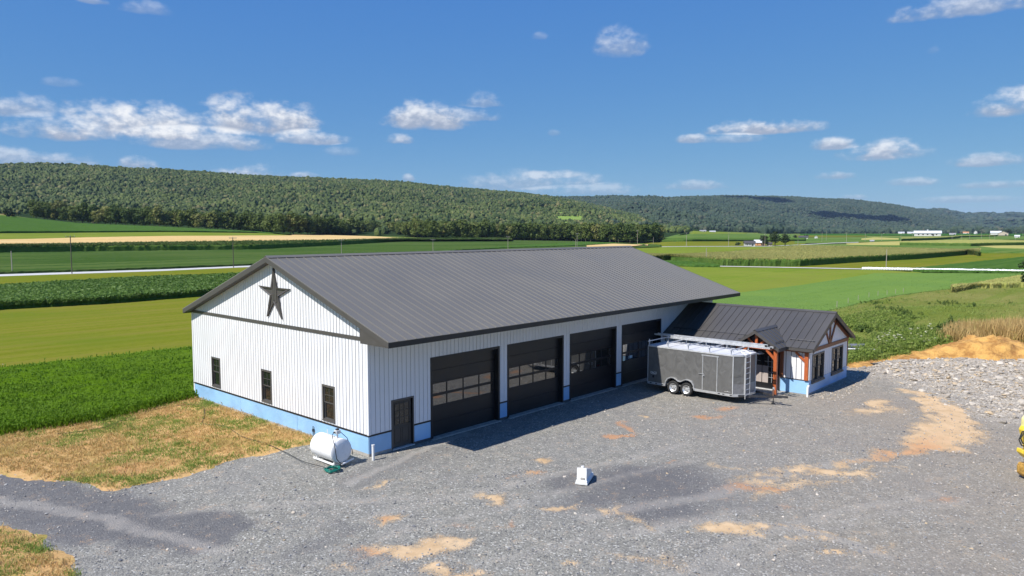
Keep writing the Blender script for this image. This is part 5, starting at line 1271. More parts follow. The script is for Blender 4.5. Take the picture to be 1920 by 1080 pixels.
MB().box(AX0 - .03, AX0, AY0 - .03, AY0 + .1, HB + .04, AH - .1).box(AX0, AX0 + .10, AY0 - .03, AY0, HB + .02, AH - .1).build('corner_trim', M['siding'], annex)
MB().box(AX1 - .10, AX1 + .03, AY0 - .03, AY0, HB, AH - .1).build('corner_trim', M['timber_dark'], annex)
fb = []
for k in range(16): fb.append(MB().box(AX0 + .01 + k * .388, AX0 + .383 + k * .388, AY0 - .006, AY0 - .0, -.12, .112).build('foundation_block', M['block'], annex))
for k in range(4): MB().box(AX0 - .006, AX0, AY0 + .01 + k * .388, AY0 + .383 + k * .388, -.12, .055).build('foundation_block', M['block'], annex)
for (a, b) in aw:
    w = MB(); f = .10; z0, z1 = AWZ
    for bb in ((a, a + f, z0, z1), (b - f, b, z0, z1), (a + f, b - f, z1 - f, z1), (a + f, b - f, z0, z0 + f * .6)): w.box(bb[0], bb[1], AY0 - .045, AY0 + .1, bb[2], bb[3])
    m_ = (a + b) / 2; w.box(m_ - .035, m_ + .035, AY0 - .03, AY0 + .1, z0 + f * .6, z1 - f)
    w = w.build('window', M['bronze'], annex)
    for (x0, x1) in ((a + f, m_ - .035), (m_ + .035, b - f)):
        zm = (z0 + z1) / 2
        for (u0, u1, dy) in ((z0 + f * .6, zm, .05), (zm, z1 - f, .03)):
            s_ = MB(); q = .035
            for bb in ((x0, x0 + q, u0, u1), (x1 - q, x1, u0, u1), (x0 + q, x1 - q, u0, u0 + q), (x0 + q, x1 - q, u1 - q, u1)): s_.box(bb[0], bb[1], AY0 + dy, AY0 + dy + .03, bb[2], bb[3])
            s_.build('sash', M['bronze'], w)
            MB().box(x0 + q, x1 - q, AY0 + dy + .01, AY0 + dy + .02, u0 + q, u1 - q).build('pane', M['glass'], w)
        mu = MB(); mu.box((x0 + x1) / 2 - .008, (x0 + x1) / 2 + .008, AY0 + .028, AY0 + .0385, zm + .035, z1 - f - .035); mu.box(x0 + .035, x1 - .035, AY0 + .031, AY0 + .0392, zm + .3, zm + .316); mu.build('muntin', M['bronze'], w)
    MB().box(a - .05, b + .05, AY0 - .09, AY0 + .02, z0 - .10, z0 - .002).build('sill', M['bronze'], w)
# roof of the annex: slopes run in x, sheets step along y
def roof_sheets_x(parent, n, y0, y1, xa, za, xb, zb, mat, ribh=.03, ribw=.022, cut=None):
    p = (y1 - y0) / n; L_ = math.hypot(xb - xa, zb - za); d = Vector(((xb - xa) / L_, 0, (zb - za) / L_)); nn = Vector((-d.z, 0, d.x))
    if nn.z < 0: nn = -nn
    o0 = Vector((0, 0, 0)); q = parent
    while q: o0 += q.location; q = q.parent
    m = MB(); w_ = p - .02; u = Vector((0, 1, 0)); a0 = Vector((0, 0, 0))
    m.prism([a0, a0 + u * w_, a0 + u * w_ + nn * th, a0 + nn * th], d * L_)
    m.prism([a0 + u * (w_ - ribw) + nn * th, a0 + u * w_ + nn * th, a0 + u * w_ + nn * (th + ribh), a0 + u * (w_ - ribw) + nn * (th + ribh)], d * L_)
    o = m.build('roof_panel', mat, parent, local=True); o.location = Vector((xa, y0, za)) - o0; me = o.data
    for k in range(1, n): o = link_mesh('roof_panel', me, None, parent); o.location = Vector((xa, y0 + k * p, za)) - o0
AYF = AY0 - AOV
def slab_x(xa, za, xb, zb, y0, y1, t): return MB().prism([(xa, y0, za - .003), (xb, y0, zb - .003), (xb, y0, zb - t), (xa, y0, za - t)], (0, y1 - y0, 0))
r1 = slab_x(AEX0, AZE, ARX, AZR, AYF + .02, -.03, .10).build('roof', M['black'], annex)
roof_sheets_x(r1, 22, AYF, -.03, AEX0 - .02, AZE - .02 * asl, ARX, AZR, M['roof_dark'])
r2 = slab_x(AEX1, AZE, ARX, AZR, AYF + .02, -.03, .10).build('roof', M['black'], annex)
roof_sheets_x(r2, 22, AYF, -.03, AEX1 + .02, AZE - .02 * asl, ARX, AZR, M['roof_dark'])
MB().prism([(ARX - .16, AYF - .01, AZR - .16 * asl + .055), (ARX, AYF - .01, AZR + .075), (ARX + .16, AYF - .01, AZR - .16 * asl + .055), (ARX, AYF - .01, AZR + .045)], (0, -.03 - AYF, 0)).build('ridge_cap', M['roof_dark'], r1)
MB().box(AEX0 - .035, AEX0, AYF, -7.95, AZE - .17, AZE - .015).box(AEX0 - .035, AEX0, -5.0, -.03, AZE - .17, AZE - .015).build('fascia', M['trim'], annex)
MB().box(AEX0, AX0 - .025, AYF + .02, -.03, AZE - .16, AZE - .14).build('soffit', M['trim'], annex)
rk = MB(); yy = AYF - .004
for (xa, sx) in ((AEX0 - .035, 1), (AEX1 + .035, -1)): rk.prism([(xa, yy, AZE - .24), (ARX, yy, AZR - .26), (ARX, yy, AZR + .01), (xa, yy, AZE + .005)], (0, .03, 0))
rk.build('rake_trim', M['trim'], annex)
so = MB()
for xa in (AEX0, AEX1): so.prism([(xa, AYF + .027, AZE - .13), (ARX, AYF + .027, AZR - .13), (ARX, AYF + .027, AZR - .11), (xa, AYF + .027, AZE - .11)], (0, AOV - .055, 0))
so.build('soffit', M['black'], annex)
for (y0, y1) in ((AYF + .15, -7.75), (-5.2, -.4)):
    gx_ = 23.0; gz_ = az_(gx_) + .06; sg = MB(); sg.tube([(gx_, y0, gz_ + .03), (gx_, y1, gz_ + .03)], .018, 6)
    k = y0 + .05
    while k < y1: sg.box(gx_ - .02, gx_ + .06, k, k + .03, gz_ - .03, gz_ + .04); k += .42
    sg.build('snow_guard', M['dark_steel'], r1)
# gable timbers
gt = AY0 - .07
MB().box(AX0 + .02, AX1 - .02, gt, AY0 - .003, AH - .095, AH + .105).build('tie_beam', M['timber_dark'], annex)
MB().bar((ARX - .12, gt + .03, AH + .1), (ARX - .12, gt + .03, AZR - .25), .14, .09, (0, 1, 0)).build('king_post', M['timber_dark'], annex)
for sx in (-1, 1): MB().bar((ARX - .12 + sx * .08, gt + .025, AH + .11), (ARX - .12 + sx * .92, gt + .025, az_(ARX - .12 + sx * .92) - .2), .13, .08, (0, 1, 0)).build('brace', M['timber_dark'], annex)
for xa in (AX0, AX1): MB().bar((xa, gt + .02, az_(xa) - .22), (ARX, gt + .02, AZR - .26), .16, .07, (0, 1, 0)).build('rafter', M['timber_dark'], annex)
# timbers on the long side
ft = AX0 - .12
MB().box(ft, AX0 - .026, AY0 + .02, AY0 + .22, HB + .04, AH - .115).build('timber_post', M['timber'], annex)
MB().box(ft, AX0 - .026, DY0 - .28, DY0 - .10, HB + .04, AH - .115).build('timber_post', M['timber_dark'], annex)
MB().box(ft, AX0 - .026, AY0 + .02, DY0 - .10, AH - .11, AH + .02).build('timber_beam', M['timber_dark'], annex)
MB().bar((ft + .05, AY0 + .2, 1.88), (ft + .05, AY0 + .72, AH - .12), .11, .08, (1, 0, 0)).build('brace', M['timber'], annex)
# porch: cross gable on two posts
PX, PY, PZR, PZE, PH = 21.3, -6.47, 3.50, 2.62, 1.36
psl = (PZR - PZE) / PH; xr = AEX0 + (PZR - AZE) / asl
pr = empty('porch', (0, 0, 0), None, None); pr.parent = annex; pr.location = (0, 0, 0)
def build_porch():
    for sy in (-1, 1):
        ye = PY + sy * PH
        pts = [(PX, ye, PZE), (AEX0 - .02, ye, PZE), (xr, PY, PZR), (PX, PY, PZR)]
        s_ = MB().prism([Vector(p) - Vector((0, 0, .10)) for p in pts], (0, 0, .096)).build('porch_roof', M['black'], annex)
        n = 6
        for k in range(n):
            xa = PX - .02 + k * (xr - PX + .02) / n; xb = PX - .02 + (k + 1) * (xr - PX + .02) / n - .016
            lim = lambda x: 0. if x <= AEX0 else (x - AEX0) / (xr - AEX0)
            P = lambda x, t: Vector((x, ye + (PY - ye) * t, PZE + (PZR - PZE) * t))
            q = [P(xa, lim(xa)), P(xb, lim(xb)), P(xb, 1), P(xa, 1)]; nv_ = Vector((0, sy * psl, 1)).normalized()
            m_ = MB().prism(q, nv_ * .02)
            m_.prism([q[1] + nv_ * .02 - Vector((.03, 0, 0)), q[1] + nv_ * .02, q[1] + nv_ * .055, q[1] + nv_ * .055 - Vector((.03, 0, 0))], q[2] - q[1])
            m_.build('roof_panel', M['roof_dark'], s_)
        MB().prism([(PX - .03, ye, PZE - .17), (PX - .03, PY, PZR - .17), (PX - .03, PY, PZR + .01), (PX - .03, ye, PZE + .0)], (.03, 0, 0)).build('rake_trim', M['trim'], annex)
        MB().box(PX, AEX0 - .04, ye - .012, ye + .012, PZE - .17, PZE - .012).build('fascia', M['trim'], annex)
        gx_ = 21.75; t = .22; yv = ye + (PY - ye) * t; zv = PZE + (PZR - PZE) * t + .1
        MB().tube([(PX + .2, yv, zv), (AEX0 + .25, yv, zv)], .018, 6).build('snow_guard', M['dark_steel'], s_)
        py = PY + sy * 1.10
        MB().box(21.48, 21.66, py - .09, py + .09, -.05, PZE - .13).build('porch_post', M['timber'], annex)
        MB().bar((21.57, py - sy * .05, 1.98), (21.57, py - sy * .52, 2.46), .12, .10, (1, 0, 0)).build('brace', M['timber'], annex)
        MB().bar((21.57, PY + sy * .12, 2.64), (21.57, PY + sy * .50, 3.02), .11, .09, (1, 0, 0)).build('brace', M['timber'], annex)
        MB().box(21.67, AX0 - .03, py - .07, py + .07, 2.40, 2.49).build('porch_beam', M['timber_dark'], annex)
    MB().prism([(PX - .04, PY - .15, PZR - .15 * psl + .06), (PX - .04, PY, PZR + .08), (PX - .04, PY + .15, PZR - .15 * psl + .06), (PX - .04, PY, PZR + .05)], (xr - PX + .02, 0, 0)).build('ridge_cap', M['roof_dark'], annex)
    MB().box(21.49, 21.65, PY - 1.19, PY + 1.19, 2.49, 2.64).build('porch_beam', M['timber'], annex)
    MB().box(21.50, 21.64, PY - .07, PY + .07, 2.64, 3.34).build('king_post', M['timber'], annex)
    MB().prism([(21.75, PY - 1.05, 2.64), (21.75, PY + 1.05, 2.64), (21.75, PY, 3.30)], (.03, 0, 0)).build('porch_gable_board', M['interior'], annex)
    MB().box(21.45, AX0, PY - 1.3, PY + 1.3, -.1, .03).build('porch_slab', M['concrete'], annex)
    MB().box(21.67, AX0 - .03, PY - 1.02, PY + 1.02, 2.50, 2.53).build('porch_ceiling', M['interior'], annex)
    # double door with glass grid
    d = MB()
    for bb in ((DY0 - .02, DY0 + .07, .03, 2.12), (DY1 - .07, DY1 + .02, .03, 2.12), (DY0 + .07, DY1 - .07, 2.03, 2.12)): d.box(AX0 - .06, AX0 + .1, *bb)
    D = d.build('double_door', M['black'], annex); m_ = (DY0 + DY1) / 2
    for (y0, y1) in ((DY0 + .075, m_ - .003), (m_ + .003, DY1 - .075)):
        lf = MB(); q = .11
        for bb in ((y0, y0 + q, .06, 2.02), (y1 - q, y1, .06, 2.02), (y0 + q, y1 - q, .06, .42), (y0 + q, y1 - q, 1.92, 2.02)): lf.box(AX0 + .0, AX0 + .05, *bb)
        lf.build('door_leaf', M['door_black'], D)
        MB().box(AX0 + .02, AX0 + .03, y0 + q, y1 - q, .42, 1.92).build('pane', M['glass'], D)
        gr = MB()
        for k in range(1, 3): yv = y0 + q + k * (y1 - y0 - 2 * q) / 3; gr.box(AX0 + .006, AX0 + .018, yv - .008, yv + .008, .42, 1.92)
        for k in range(1, 5): zv = .42 + k * 1.5 / 5; gr.box(AX0 + .004, AX0 + .0175, y0 + q, y1 - q, zv - .008, zv + .008)
        gr.build('muntin', M['alu_matt'], D)
        yc = m_ + (.19 if y0 > m_ - .1 else -.19) ; 
        MB().box(AX0 - .012, AX0 - .002, yc - .17, yc + .17, .40, 1.36).build('beige_board', M['beige_panel'], D)  # beige board over the inner part of each door leaf
    MB().tube([(AX0 - .01, m_ - .06, .98), (AX0 - .07, m_ - .06, .98)], .022, 8).build('handle', M['black'], D)
    MB().box(AX0 - .14, AX0 + .05, DY0, DY1, .031, .06).build('door_sill', M['alu_matt'], D)
    # pendant lamp under the porch ceiling
    L_ = MB().lathe([(.02, .0), (.24, -.10), (.25, -.13), (.2, -.125), (.0, -.06)], (22.0, PY + .0, 2.28), n=16).build('porch_lamp', M['alu_matt'], annex)
    MB().tube([(22.0, PY, 2.28), (22.0, PY, 2.50)], .012, 6).build('lamp_rod', M['black'], L_)
    MB().lathe([(.0, -.06), (.06, -.1), (.05, -.16), (0, -.18)], (22.0, PY, 2.27), n=10).build('bulb', M['white_pvc'], L_)
bpy.data.objects.remove(pr)
build_porch()

# ------------------------------------------------------------------ the cargo trailer
TX0, TX1, TY0, TY1, TZ0, TZ1 = 18.2, 20.3, -6.7, -1.6, .36, 2.55
tr = empty('cargo_trailer', (TX0, (TY0 + TY1) / 2, 0), 'grey enclosed cargo trailer with silver trim parked before the annex', 'trailer')
NO = [(TX0, TY0), (18.62, -7.16), (19.84, -7.2), (TX1, -6.8)]
out = [(TX0, TY1), (TX0, TY0), NO[1], NO[2], NO[3], (TX1, TY1)]
WY = (-3.22, -4.03); WR = .36
b = MB()
# body shell with the wheel opening cut in both sides
def side(x, t):
    ya, yb = -4.50, -2.75
    b.box(x, x + t, TY0, ya, TZ0 + .12, TZ1 - .06); b.box(x, x + t, yb, TY1, TZ0 + .12, TZ1 - .06); b.box(x, x + t, ya, yb, .92, TZ1 - .06)
side(TX0, .04); side(TX1 - .04, .04)
ARC = [(-4.50, TZ0 + .02), (-4.46, .62), (-4.34, .80), (-4.15, .88), (-4.0, .88), (-3.86, .82), (-3.72, .74), (-3.62, .72), (-3.52, .74), (-3.39, .82), (-3.25, .88), (-3.1, .88), (-2.91, .80), (-2.79, .62), (-2.75, TZ0 + .02)]
for xx in (TX0, TX1 - .04):
    for (q0, q1) in zip(ARC[:-1], ARC[1:]): b.prism([(xx, *q0), (xx, *q1), (xx, q1[0], .921), (xx, q0[0], .921)], (.04, 0, 0))
b.box(TX0 + .04, TX1 - .04, TY1 - .04, TY1, TZ0 + .12, TZ1 - .06)
b.box(TX0 + .05, TX1 - .05, TY0 + .1, TY1 - .05, TZ0 + .1, TZ0 + .16)
body = b.build('body', M['trailer'], tr)
for (p, q, nm, mt, z0, z1) in [(NO[0], NO[1], 'nose_panel', 'trailer', 1.02, TZ1 - .06), (NO[1], NO[2], 'nose_panel', 'trailer_dark', 1.02, TZ1 - .06), (NO[2], NO[3], 'nose_panel', 'trailer', 1.02, TZ1 - .06), (NO[0], NO[1], 'stone_guard', 'diamond', TZ0 + .08, 1.018), (NO[1], NO[2], 'stone_guard', 'diamond', TZ0 + .08, 1.018), (NO[2], NO[3], 'stone_guard', 'diamond', TZ0 + .08, 1.018)]:
    d = Vector((q[0] - p[0], q[1] - p[1], 0)).normalized(); n_ = Vector((-d.y, d.x, 0)) * .03
    MB().prism([(*p, z0), (*q, z0), (*q, z1), (*p, z1)], n_).build(nm, M[mt], tr)
MB().prism([(x, y, TZ1 - .03) for x, y in out], (0, 0, .03)).build('roof_sheet', M['trailer_roof'], tr)
rt_ = MB()
for (p, q) in zip(out, out[1:] + out[:1]): rt_.bar((*p, TZ1 - .03), (*q, TZ1 - .03), .035, .075)
rt_.build('roof_rail', M['alu_matt'], tr)
fr_ = MB()
for (p, q) in zip(out, out[1:] + out[:1]):
    if p[0] == q[0] and abs(p[0] - TX0) < .01:
        fr_.box(TX0 - .012, TX0 + .03, TY0, -4.50, TZ0, TZ0 + .13); fr_.box(TX0 - .012, TX0 + .03, -2.75, TY1, TZ0, TZ0 + .13)
    else: fr_.bar((*p, TZ0 + .065), (*q, TZ0 + .065), .05, .13)
fr_.build('bottom_rail', M['alu'], tr)
for (x, y) in ((TX0 - .006, TY0 - .004), (TX0 - .006, TY1 + .004)):
    MB().box(x, x + .035, y - .02, y + .02, TZ0 + .135, TZ1 - .07).build('corner_post', M['alu_matt'], tr)
MB().tube([(NO[3][0], NO[3][1], TZ0 + .1), (NO[3][0], NO[3][1], TZ1 - .07)], .03, 8).tube([(NO[1][0], NO[1][1], TZ0 + .1), (NO[1][0], NO[1][1], TZ1 - .07)], .022, 8).tube([(NO[2][0], NO[2][1], TZ0 + .1), (NO[2][0], NO[2][1], TZ1 - .07)], .03, 8).build('nose_trim', M['alu_matt'], tr)
for y in (-6.62, -6.2, -5.95, -2.55, -2.15, -1.8): MB().box(TX0 - .02, TX0 - .012, y - .06, y + .06, TZ0 + .045, TZ0 + .095).build('marker_light', M['dark_steel'], tr)
# side door
d = MB(); y0, y1, z0, z1 = -5.85, -4.97, TZ0 + .14, 2.34
for bb in ((y0, y0 + .045, z0, z1), (y1 - .045, y1, z0, z1), (y0 - .05, y1 + .05, z1, z1 + .06)): d.box(TX0 - .03, TX0, *bb)
d = d.build('side_door', M['alu'], tr)
MB().box(TX0 - .016, TX0 - .001, y0 + .046, y1 - .046, z0, z1 - .004).build('door_skin', M['trailer'], d)
MB().box(TX0 - .05, TX0 - .03, y1 - .12, y1 + .2, 1.34, 1.37).box(TX0 - .045, TX0 - .017, y1 - .14, y1 - .06, 1.22, 1.32).build('latch', M['alu'], d)
MB().box(TX0 - .047, TX0 - .03, y1 - .125, y1 - .075, 1.20, 1.26).build('lock', M['black'], d)
# wheels and fender
for y in WY:
    for (x, sgn) in ((TX0 + .02, -1), (TX1 - .02, 1)):
        w = MB().lathe([(.235, -.10), (.33, -.11), (WR, -.075), (WR, .075), (.33, .11), (.235, .10)], (x - sgn * .06, y, WR), 'x', 28).build('wheel', M['rubber'], tr, smooth='auto')
        r_ = MB().lathe([(.0, sgn * .05), (.07, sgn * .06), (.085, sgn * .03), (.16, sgn * .02), (.2, sgn * .06), (.235, sgn * .085), (.236, -sgn * .09), (.0, -sgn * .09)], (x - sgn * .06, y, WR), 'x', 24).build('rim', M['alu'], w, smooth='auto')
        hb = MB()
        for k in range(6): a = k * math.pi / 3; hb.box(x - sgn * .06 + sgn * .0225, x - sgn * .06 + sgn * .026, y + .14 * math.cos(a) - .022, y + .14 * math.cos(a) + .022, WR + .14 * math.sin(a) - .022, WR + .14 * math.sin(a) + .022)
        hb.build('rim_hole', M['black'], w)
for x, sgn in ((TX0, -1), (TX1, 1)):
    arc = [(-4.50, TZ0 + .02), (-4.46, .62), (-4.34, .80), (-4.15, .88), (-4.0, .88), (-3.86, .82), (-3.72, .74), (-3.62, .72), (-3.52, .74), (-3.39, .82), (-3.25, .88), (-3.1, .88), (-2.91, .80), (-2.79, .62), (-2.75, TZ0 + .02)]
    f = MB(); n = len(arc); o_ = [(q[0] + (q[0] + 3.625) * .05, q[1] + .05) for q in arc]
    vs = [(x + sgn * .06, *q) for q in o_] + [(x + sgn * .06, *q) for q in arc] + [(x - sgn * .01, *q) for q in o_] + [(x - sgn * .3, *q) for q in arc]
    fs = []
    for i in range(n - 1): fs += [(i, i + 1, n + i + 1, n + i), (2 * n + i, 2 * n + i + 1, i + 1, i), (n + i, n + i + 1, 3 * n + i + 1, 3 * n + i)]
    f.add(vs, fs).build('fender', M['alu'], tr)
# nose ladder, rack, tongue
ld = MB(); lx0, lx1, ly = 18.40, 18.95, -7.30
for x in (lx0, lx1): ld.tube([(x, ly, .30), (x, ly, 2.62), (x, ly + .28, 2.74), (x, ly + .75, 2.70)], .024, 8)
ld = ld.build('nose_ladder', M['alu'], tr)
for k in range(8): MB().tube([(lx0, ly, .48 + k * .285), (lx1, ly, .48 + k * .285)], .017, 6).build('rung', M['alu'], ld)
for y in (-1.66, -2.85, -4.1, -5.35, -6.58):
    p_ = MB(); 
    for x in (TX0 + .02, TX1 - .02): p_.box(x - .022, x + .022, y - .022, y + .022, TZ1 - .06, TZ1 + .36)
    p_.box(TX0 - .12, TX1 + .1, y - .02, y + .02, TZ1 + .22, TZ1 + .265); p_.build('roof_rack', M['alu_matt'], tr)
MB().box(TX0 + .15, TX0 + .33, -1.5, -1.62, TZ0 + .5, TZ0 + .6).build('tail_light', M['red'], tr)
tg = MB(); tg.bar((TX0 + .2, -6.9, .42), (19.6, -8.75, .42), .07, .1); tg.bar((TX1 - .2, -6.9, .42), (19.6, -8.75, .42), .07, .1); tg.bar((19.6, -8.65, .44), (19.6, -9.05, .46), .10, .1); tg.build('tongue', M['dark_steel'], tr)
jk = MB(); jx, jy = 19.6, -8.30
jk.tube([(jx, jy, .05), (jx, jy, .30)], .028, 8); jk.lathe([(.0, 0), (.1, .0), (.1, .03), (.03, .05)], (jx, jy, .02), n=12); jk.build('jack_foot', M['dark_steel'], tr)
MB().tube([(jx, jy, .30), (jx, jy, .78)], .042, 8).build('jack_tube', M['steel'], tr)
MB().tube([(jx, jy, .78), (jx, jy, .88)], .05, 8).tube([(jx, jy, .86), (jx - .12, jy - .1, .86), (jx - .12, jy - .1, .76)], .014, 6).build('jack_crank', M['alu'], tr)
# small white emblem near the tail and another at the nose corner
Mx = Matrix(((0, 0, -1, TX0 - .006), (-1, 0, 0, -1.98), (0, 1, 0, 1.02), (0, 0, 0, 1)))
em = text_mesh('emblem', 'PACE', .17, M['white_pvc'], tr, Mx @ Matrix.Shear('XZ', 4, (.0, .0)))
MB().box(TX0 - .008, TX0 - .001, -2.14, -1.80, .94, .955).build('emblem_bar', M['white_pvc'], tr)
MB().box(TX0 - .008, TX0 - .001, -2.02, -1.90, .74, .88).build('fuel_plate', M['black'], tr)
Mx2 = Matrix(((0, 0, -1, TX0 - .006), (-1, 0, 0, -6.42), (0, 1, 0, .60), (0, 0, 0, 1)))
text_mesh('emblem', 'CARGO'[:0] + '\u2014\u2022\u2014', .14, M['white_pvc'], tr, Mx2)

# extension ladders lying on the rack
def ext_ladder(x0, x1, ya, yb, z, zb, label):
    t = empty('extension_ladder', (x0, ya, z), label, 'ladder', 'ladders on the trailer rack')
    for x in (x0, x1): MB().bar((x, ya, z), (x, yb, zb), .035, .09).build('rail', M['alu'], t)
    n = int(abs(yb - ya) / .30)
    for k in range(n):
        f = (k + .5) / n; y = ya + (yb - ya) * f; zz = z + (zb - z) * f
        MB().tube([(x0, y, zz), (x1, y, zz)], .017, 6).build('rung', M['alu'], t)
    for x in (x0, x1): MB().box(x - .03, x + .03, yb - .06, yb + .04, zb - .06, zb + .06).build('ladder_foot', M['rubber'], t)
    return t
ext_ladder(19.72, 20.16, -2.05, -8.05, TZ1 + .315, TZ1 + .315, 'long silver extension ladder lying lowest on the trailer rack')
ext_ladder(19.76, 20.12, -1.05, -7.75, TZ1 + .41, TZ1 + .41, 'second silver ladder stacked on top, reaching back under the barn eave')

# ------------------------------------------------------------------ fuel tank, pipes, hoses
tk = empty('fuel_tank', (-1.5, .35, 0), 'white horizontal fuel tank on a low white skid by the blue wall', 'tank')
tx, ya, yb, tz, rr = -1.42, -.19, 1.29, .59, .46
MB().lathe([(.0, ya - .03), (rr * .5, ya - .028), (rr * .9, ya - .012), (rr, ya + .02), (rr, yb - .02), (rr * .9, yb + .012), (rr * .5, yb + .028), (.0, yb + .03)], (tx, 0, tz), 'y', 40).build('tank_shell', M['tank'], tk, smooth='auto')
MB().lathe([(rr + .006, ya + .03), (rr + .012, ya + .05), (rr + .006, ya + .07)], (tx, 0, tz), 'y', 40).build('weld_band', M['tank'], tk, smooth=True)
sk = MB()
for x in (tx - .24, tx + .30): sk.bar((x, .0, .07), (x, yb + .10, .07), .06, .06)
for y in (ya + .15, yb - .15):
    sk.bar((tx - .24, y, .07), (tx + .30, y, .07), .05, .05)
    for x in (tx - .24, tx + .30): sk.bar((x, y, .07), (x, y, .28), .05, .05)
sk.bar((tx - .24, .02, .10), (tx + .30, .02, .10), .05, .05); sk.build('skid', M['white_pvc'], tk)
pm = MB(); px_, py_ = tx + .02, ya + .30
pm.tube([(px_, py_, tz + rr - .02), (px_, py_, tz + rr + .16)], .035, 8); pm.box(px_ - .10, px_ + .10, py_ - .09, py_ + .09, tz + rr + .16, tz + rr + .30); pm.build('pump', M['alu_matt'], tk, bevel=.015)
MB().tube([(px_ - .1, py_, tz + rr + .22), (px_ - .17, py_, tz + rr + .24)], .03, 8).box(px_ - .05, px_ + .05, py_ - .05, py_ + .05, tz + rr + .30, tz + rr + .36).build('pump_head', M['dark_steel'], tk)
MB().tube([(tx, .75, tz + rr - .02), (tx, .75, tz + rr + .22)], .016, 6).build('vent_pipe', M['white_pvc'], tk)
MB().lathe([(.0, .05), (.05, .05), (.05, 0)], (tx, .35, tz + rr - .01), n=10).build('filler_cap', M['alu_matt'], tk)
cv = [(px_ - .15, py_, tz + rr + .25), (px_ - .32, py_ - .12, tz + rr + .18), (px_ - .40, py_ - .42, tz + .2), (px_ - .36, py_ - .46, tz - .2), (px_ - .22, py_ - .44, .22), (px_ - .05, py_ - .42, .12)]
MB().tube(cv, .016, 6).build('fuel_hose', M['hose_black'], tk)
MB().tube([(px_ + .08, py_, tz + rr + .26), (px_ + .35, py_ - .12, tz + rr - .05), (px_ + .53, py_ - .2, tz - .1), (px_ + .55, py_ - .2, .3)], .014, 6).build('fuel_hose', M['hose_black'], tk)
MB().tube([(px_ - .1, py_ - .42, .12), (px_ + .5, py_ - .30, .17)], .035, 8).build('nozzle_holder', M['white_pvc'], tk)

pp = MB().tube([(-.12, -.42, -.1), (-.12, -.42, .56)], .055, 12).lathe([(.058, .0), (.062, .02), (.062, .06), (.03, .062)], (-.12, -.42, .54), n=12).build('drain_pipe', M['white_pvc'], None, smooth='auto')
tag(pp, 'short upright white pipe at the near corner of the barn', 'pipe')
pp = MB().tube([(22.32, -9.06, -.1), (22.32, -9.06, .52), (22.36, -9.06, .58), (22.46, -9.06, .60), (22.5, -9.06, .56)], .055, 10).build('vent_pipe', M['white_pvc'], None, smooth='auto')
tag(pp, 'white pipe with an elbow at the corner of the annex', 'pipe')
sp_ = MB().tube([(-.07, 3.9, -.05), (-.07, 3.9, .55)], .018, 6).box(-.10, -.04, 3.86, 3.94, .30, .42).build('water_hydrant', M['dark_steel'], None)
tag(sp_, 'slim grey standpipe rising against the blue wall', 'hydrant')
# garden hose: coil and the line running over the lawn
co = []
for k in range(150): a = k * .26; r_ = .25 + .035 * math.sin(k * .37) + .02 * math.cos(k * 1.3); co.append((-1.98 + r_ * math.cos(a) * 1.05, -.40 + r_ * math.sin(a), .025 + .0006 * k + .012 * math.sin(k * .9)))
hc = MB().tube(co, .018, 6).build('garden_hose', M['hose_green'], None, smooth=True); tag(hc, 'coiled green garden hose on the gravel beside the tank', 'hose')
hp = [[-7.45, 12.65], [-6.68, 12.34], [-5.49, 12.33], [-4.74, 12.86], [-3.82, 13.51], [-2.28, 14.04], [-.93, 13.63], [-.9, 12.54], [-1.73, 10.7], [-2.29, 9.55], [-1.84, 8.35], [-2.14, 6.2], [-2.0, 4.4], [-2.1, 2.6], [-2.25, 1.2], [-2.12, .2], [-2.1, -.2]]
fine_ = []
for i in range(len(hp) - 1):
    p0, p1, p2, p3 = [np.array(hp[min(max(i + q, 0), len(hp) - 1)]) for q in (-1, 0, 1, 2)]
    for t in np.linspace(0, 1, 8, endpoint=False): q = .5 * (2 * p1 + (p2 - p0) * t + (2 * p0 - 5 * p1 + 4 * p2 - p3) * t * t + (3 * p1 - p0 - 3 * p2 + p3) * t ** 3); fine_.append((q[0], q[1], float(terr(q[0], q[1])) + .085))
hl = MB().tube(fine_, .014, 5).build('garden_hose', M['hose_black'], None, smooth=True); tag(hl, 'long dark hose line curving over the dry lawn', 'hose')
dp = [(33.3, -6.2), (33.75, -7.43), (33.7, -8.04), (33.75, -8.5), (34.1, -9.3)]
o = MB().tube([(x, y, float(terr(x, y)) + .06) for x, y in dp], .07, 8).build('black_tube', M['hose_black'], None, smooth=True); tag(o, 'black tube lying along the edge of the dirt behind the annex', 'pipe')  # black tube tracing the dark line at the dirt edge

# white tapered casting standing alone in the yard
cu = empty('metal_hood', (3.0, -8.02, 0), 'white tapered metal hood standing alone on the gravel', 'hood', rz=R(24))
b = MB(); b.prism([(0, -.44, .0), (1.12, -.44, .0), (1.12, 0, 0), (0, 0, 0)], (0, 0, .07)); b.prism([(.02, -.42, .07), (1.10, -.42, .07), (1.10, -.02, .07), (.02, -.02, .07)], (0, 0, .06)); b.build('base_flange', M['cup'], cu, local=True)
b = MB(); b.prism([(.06, -.395, .13), (1.0, -.395, .13), (.92, -.385, .32), (.14, -.385, .57)], (0, .35, 0)); b.build('tapered_body', M['cup'], cu, local=True)
MB().box(.16, .28, -.26, -.17, .55, .61).build('cap', M['white_pvc'], cu, local=True)
MB().box(.048, .062, -.33, -.18, .17, .24).build('access_plate', M['concrete'], cu, local=True)

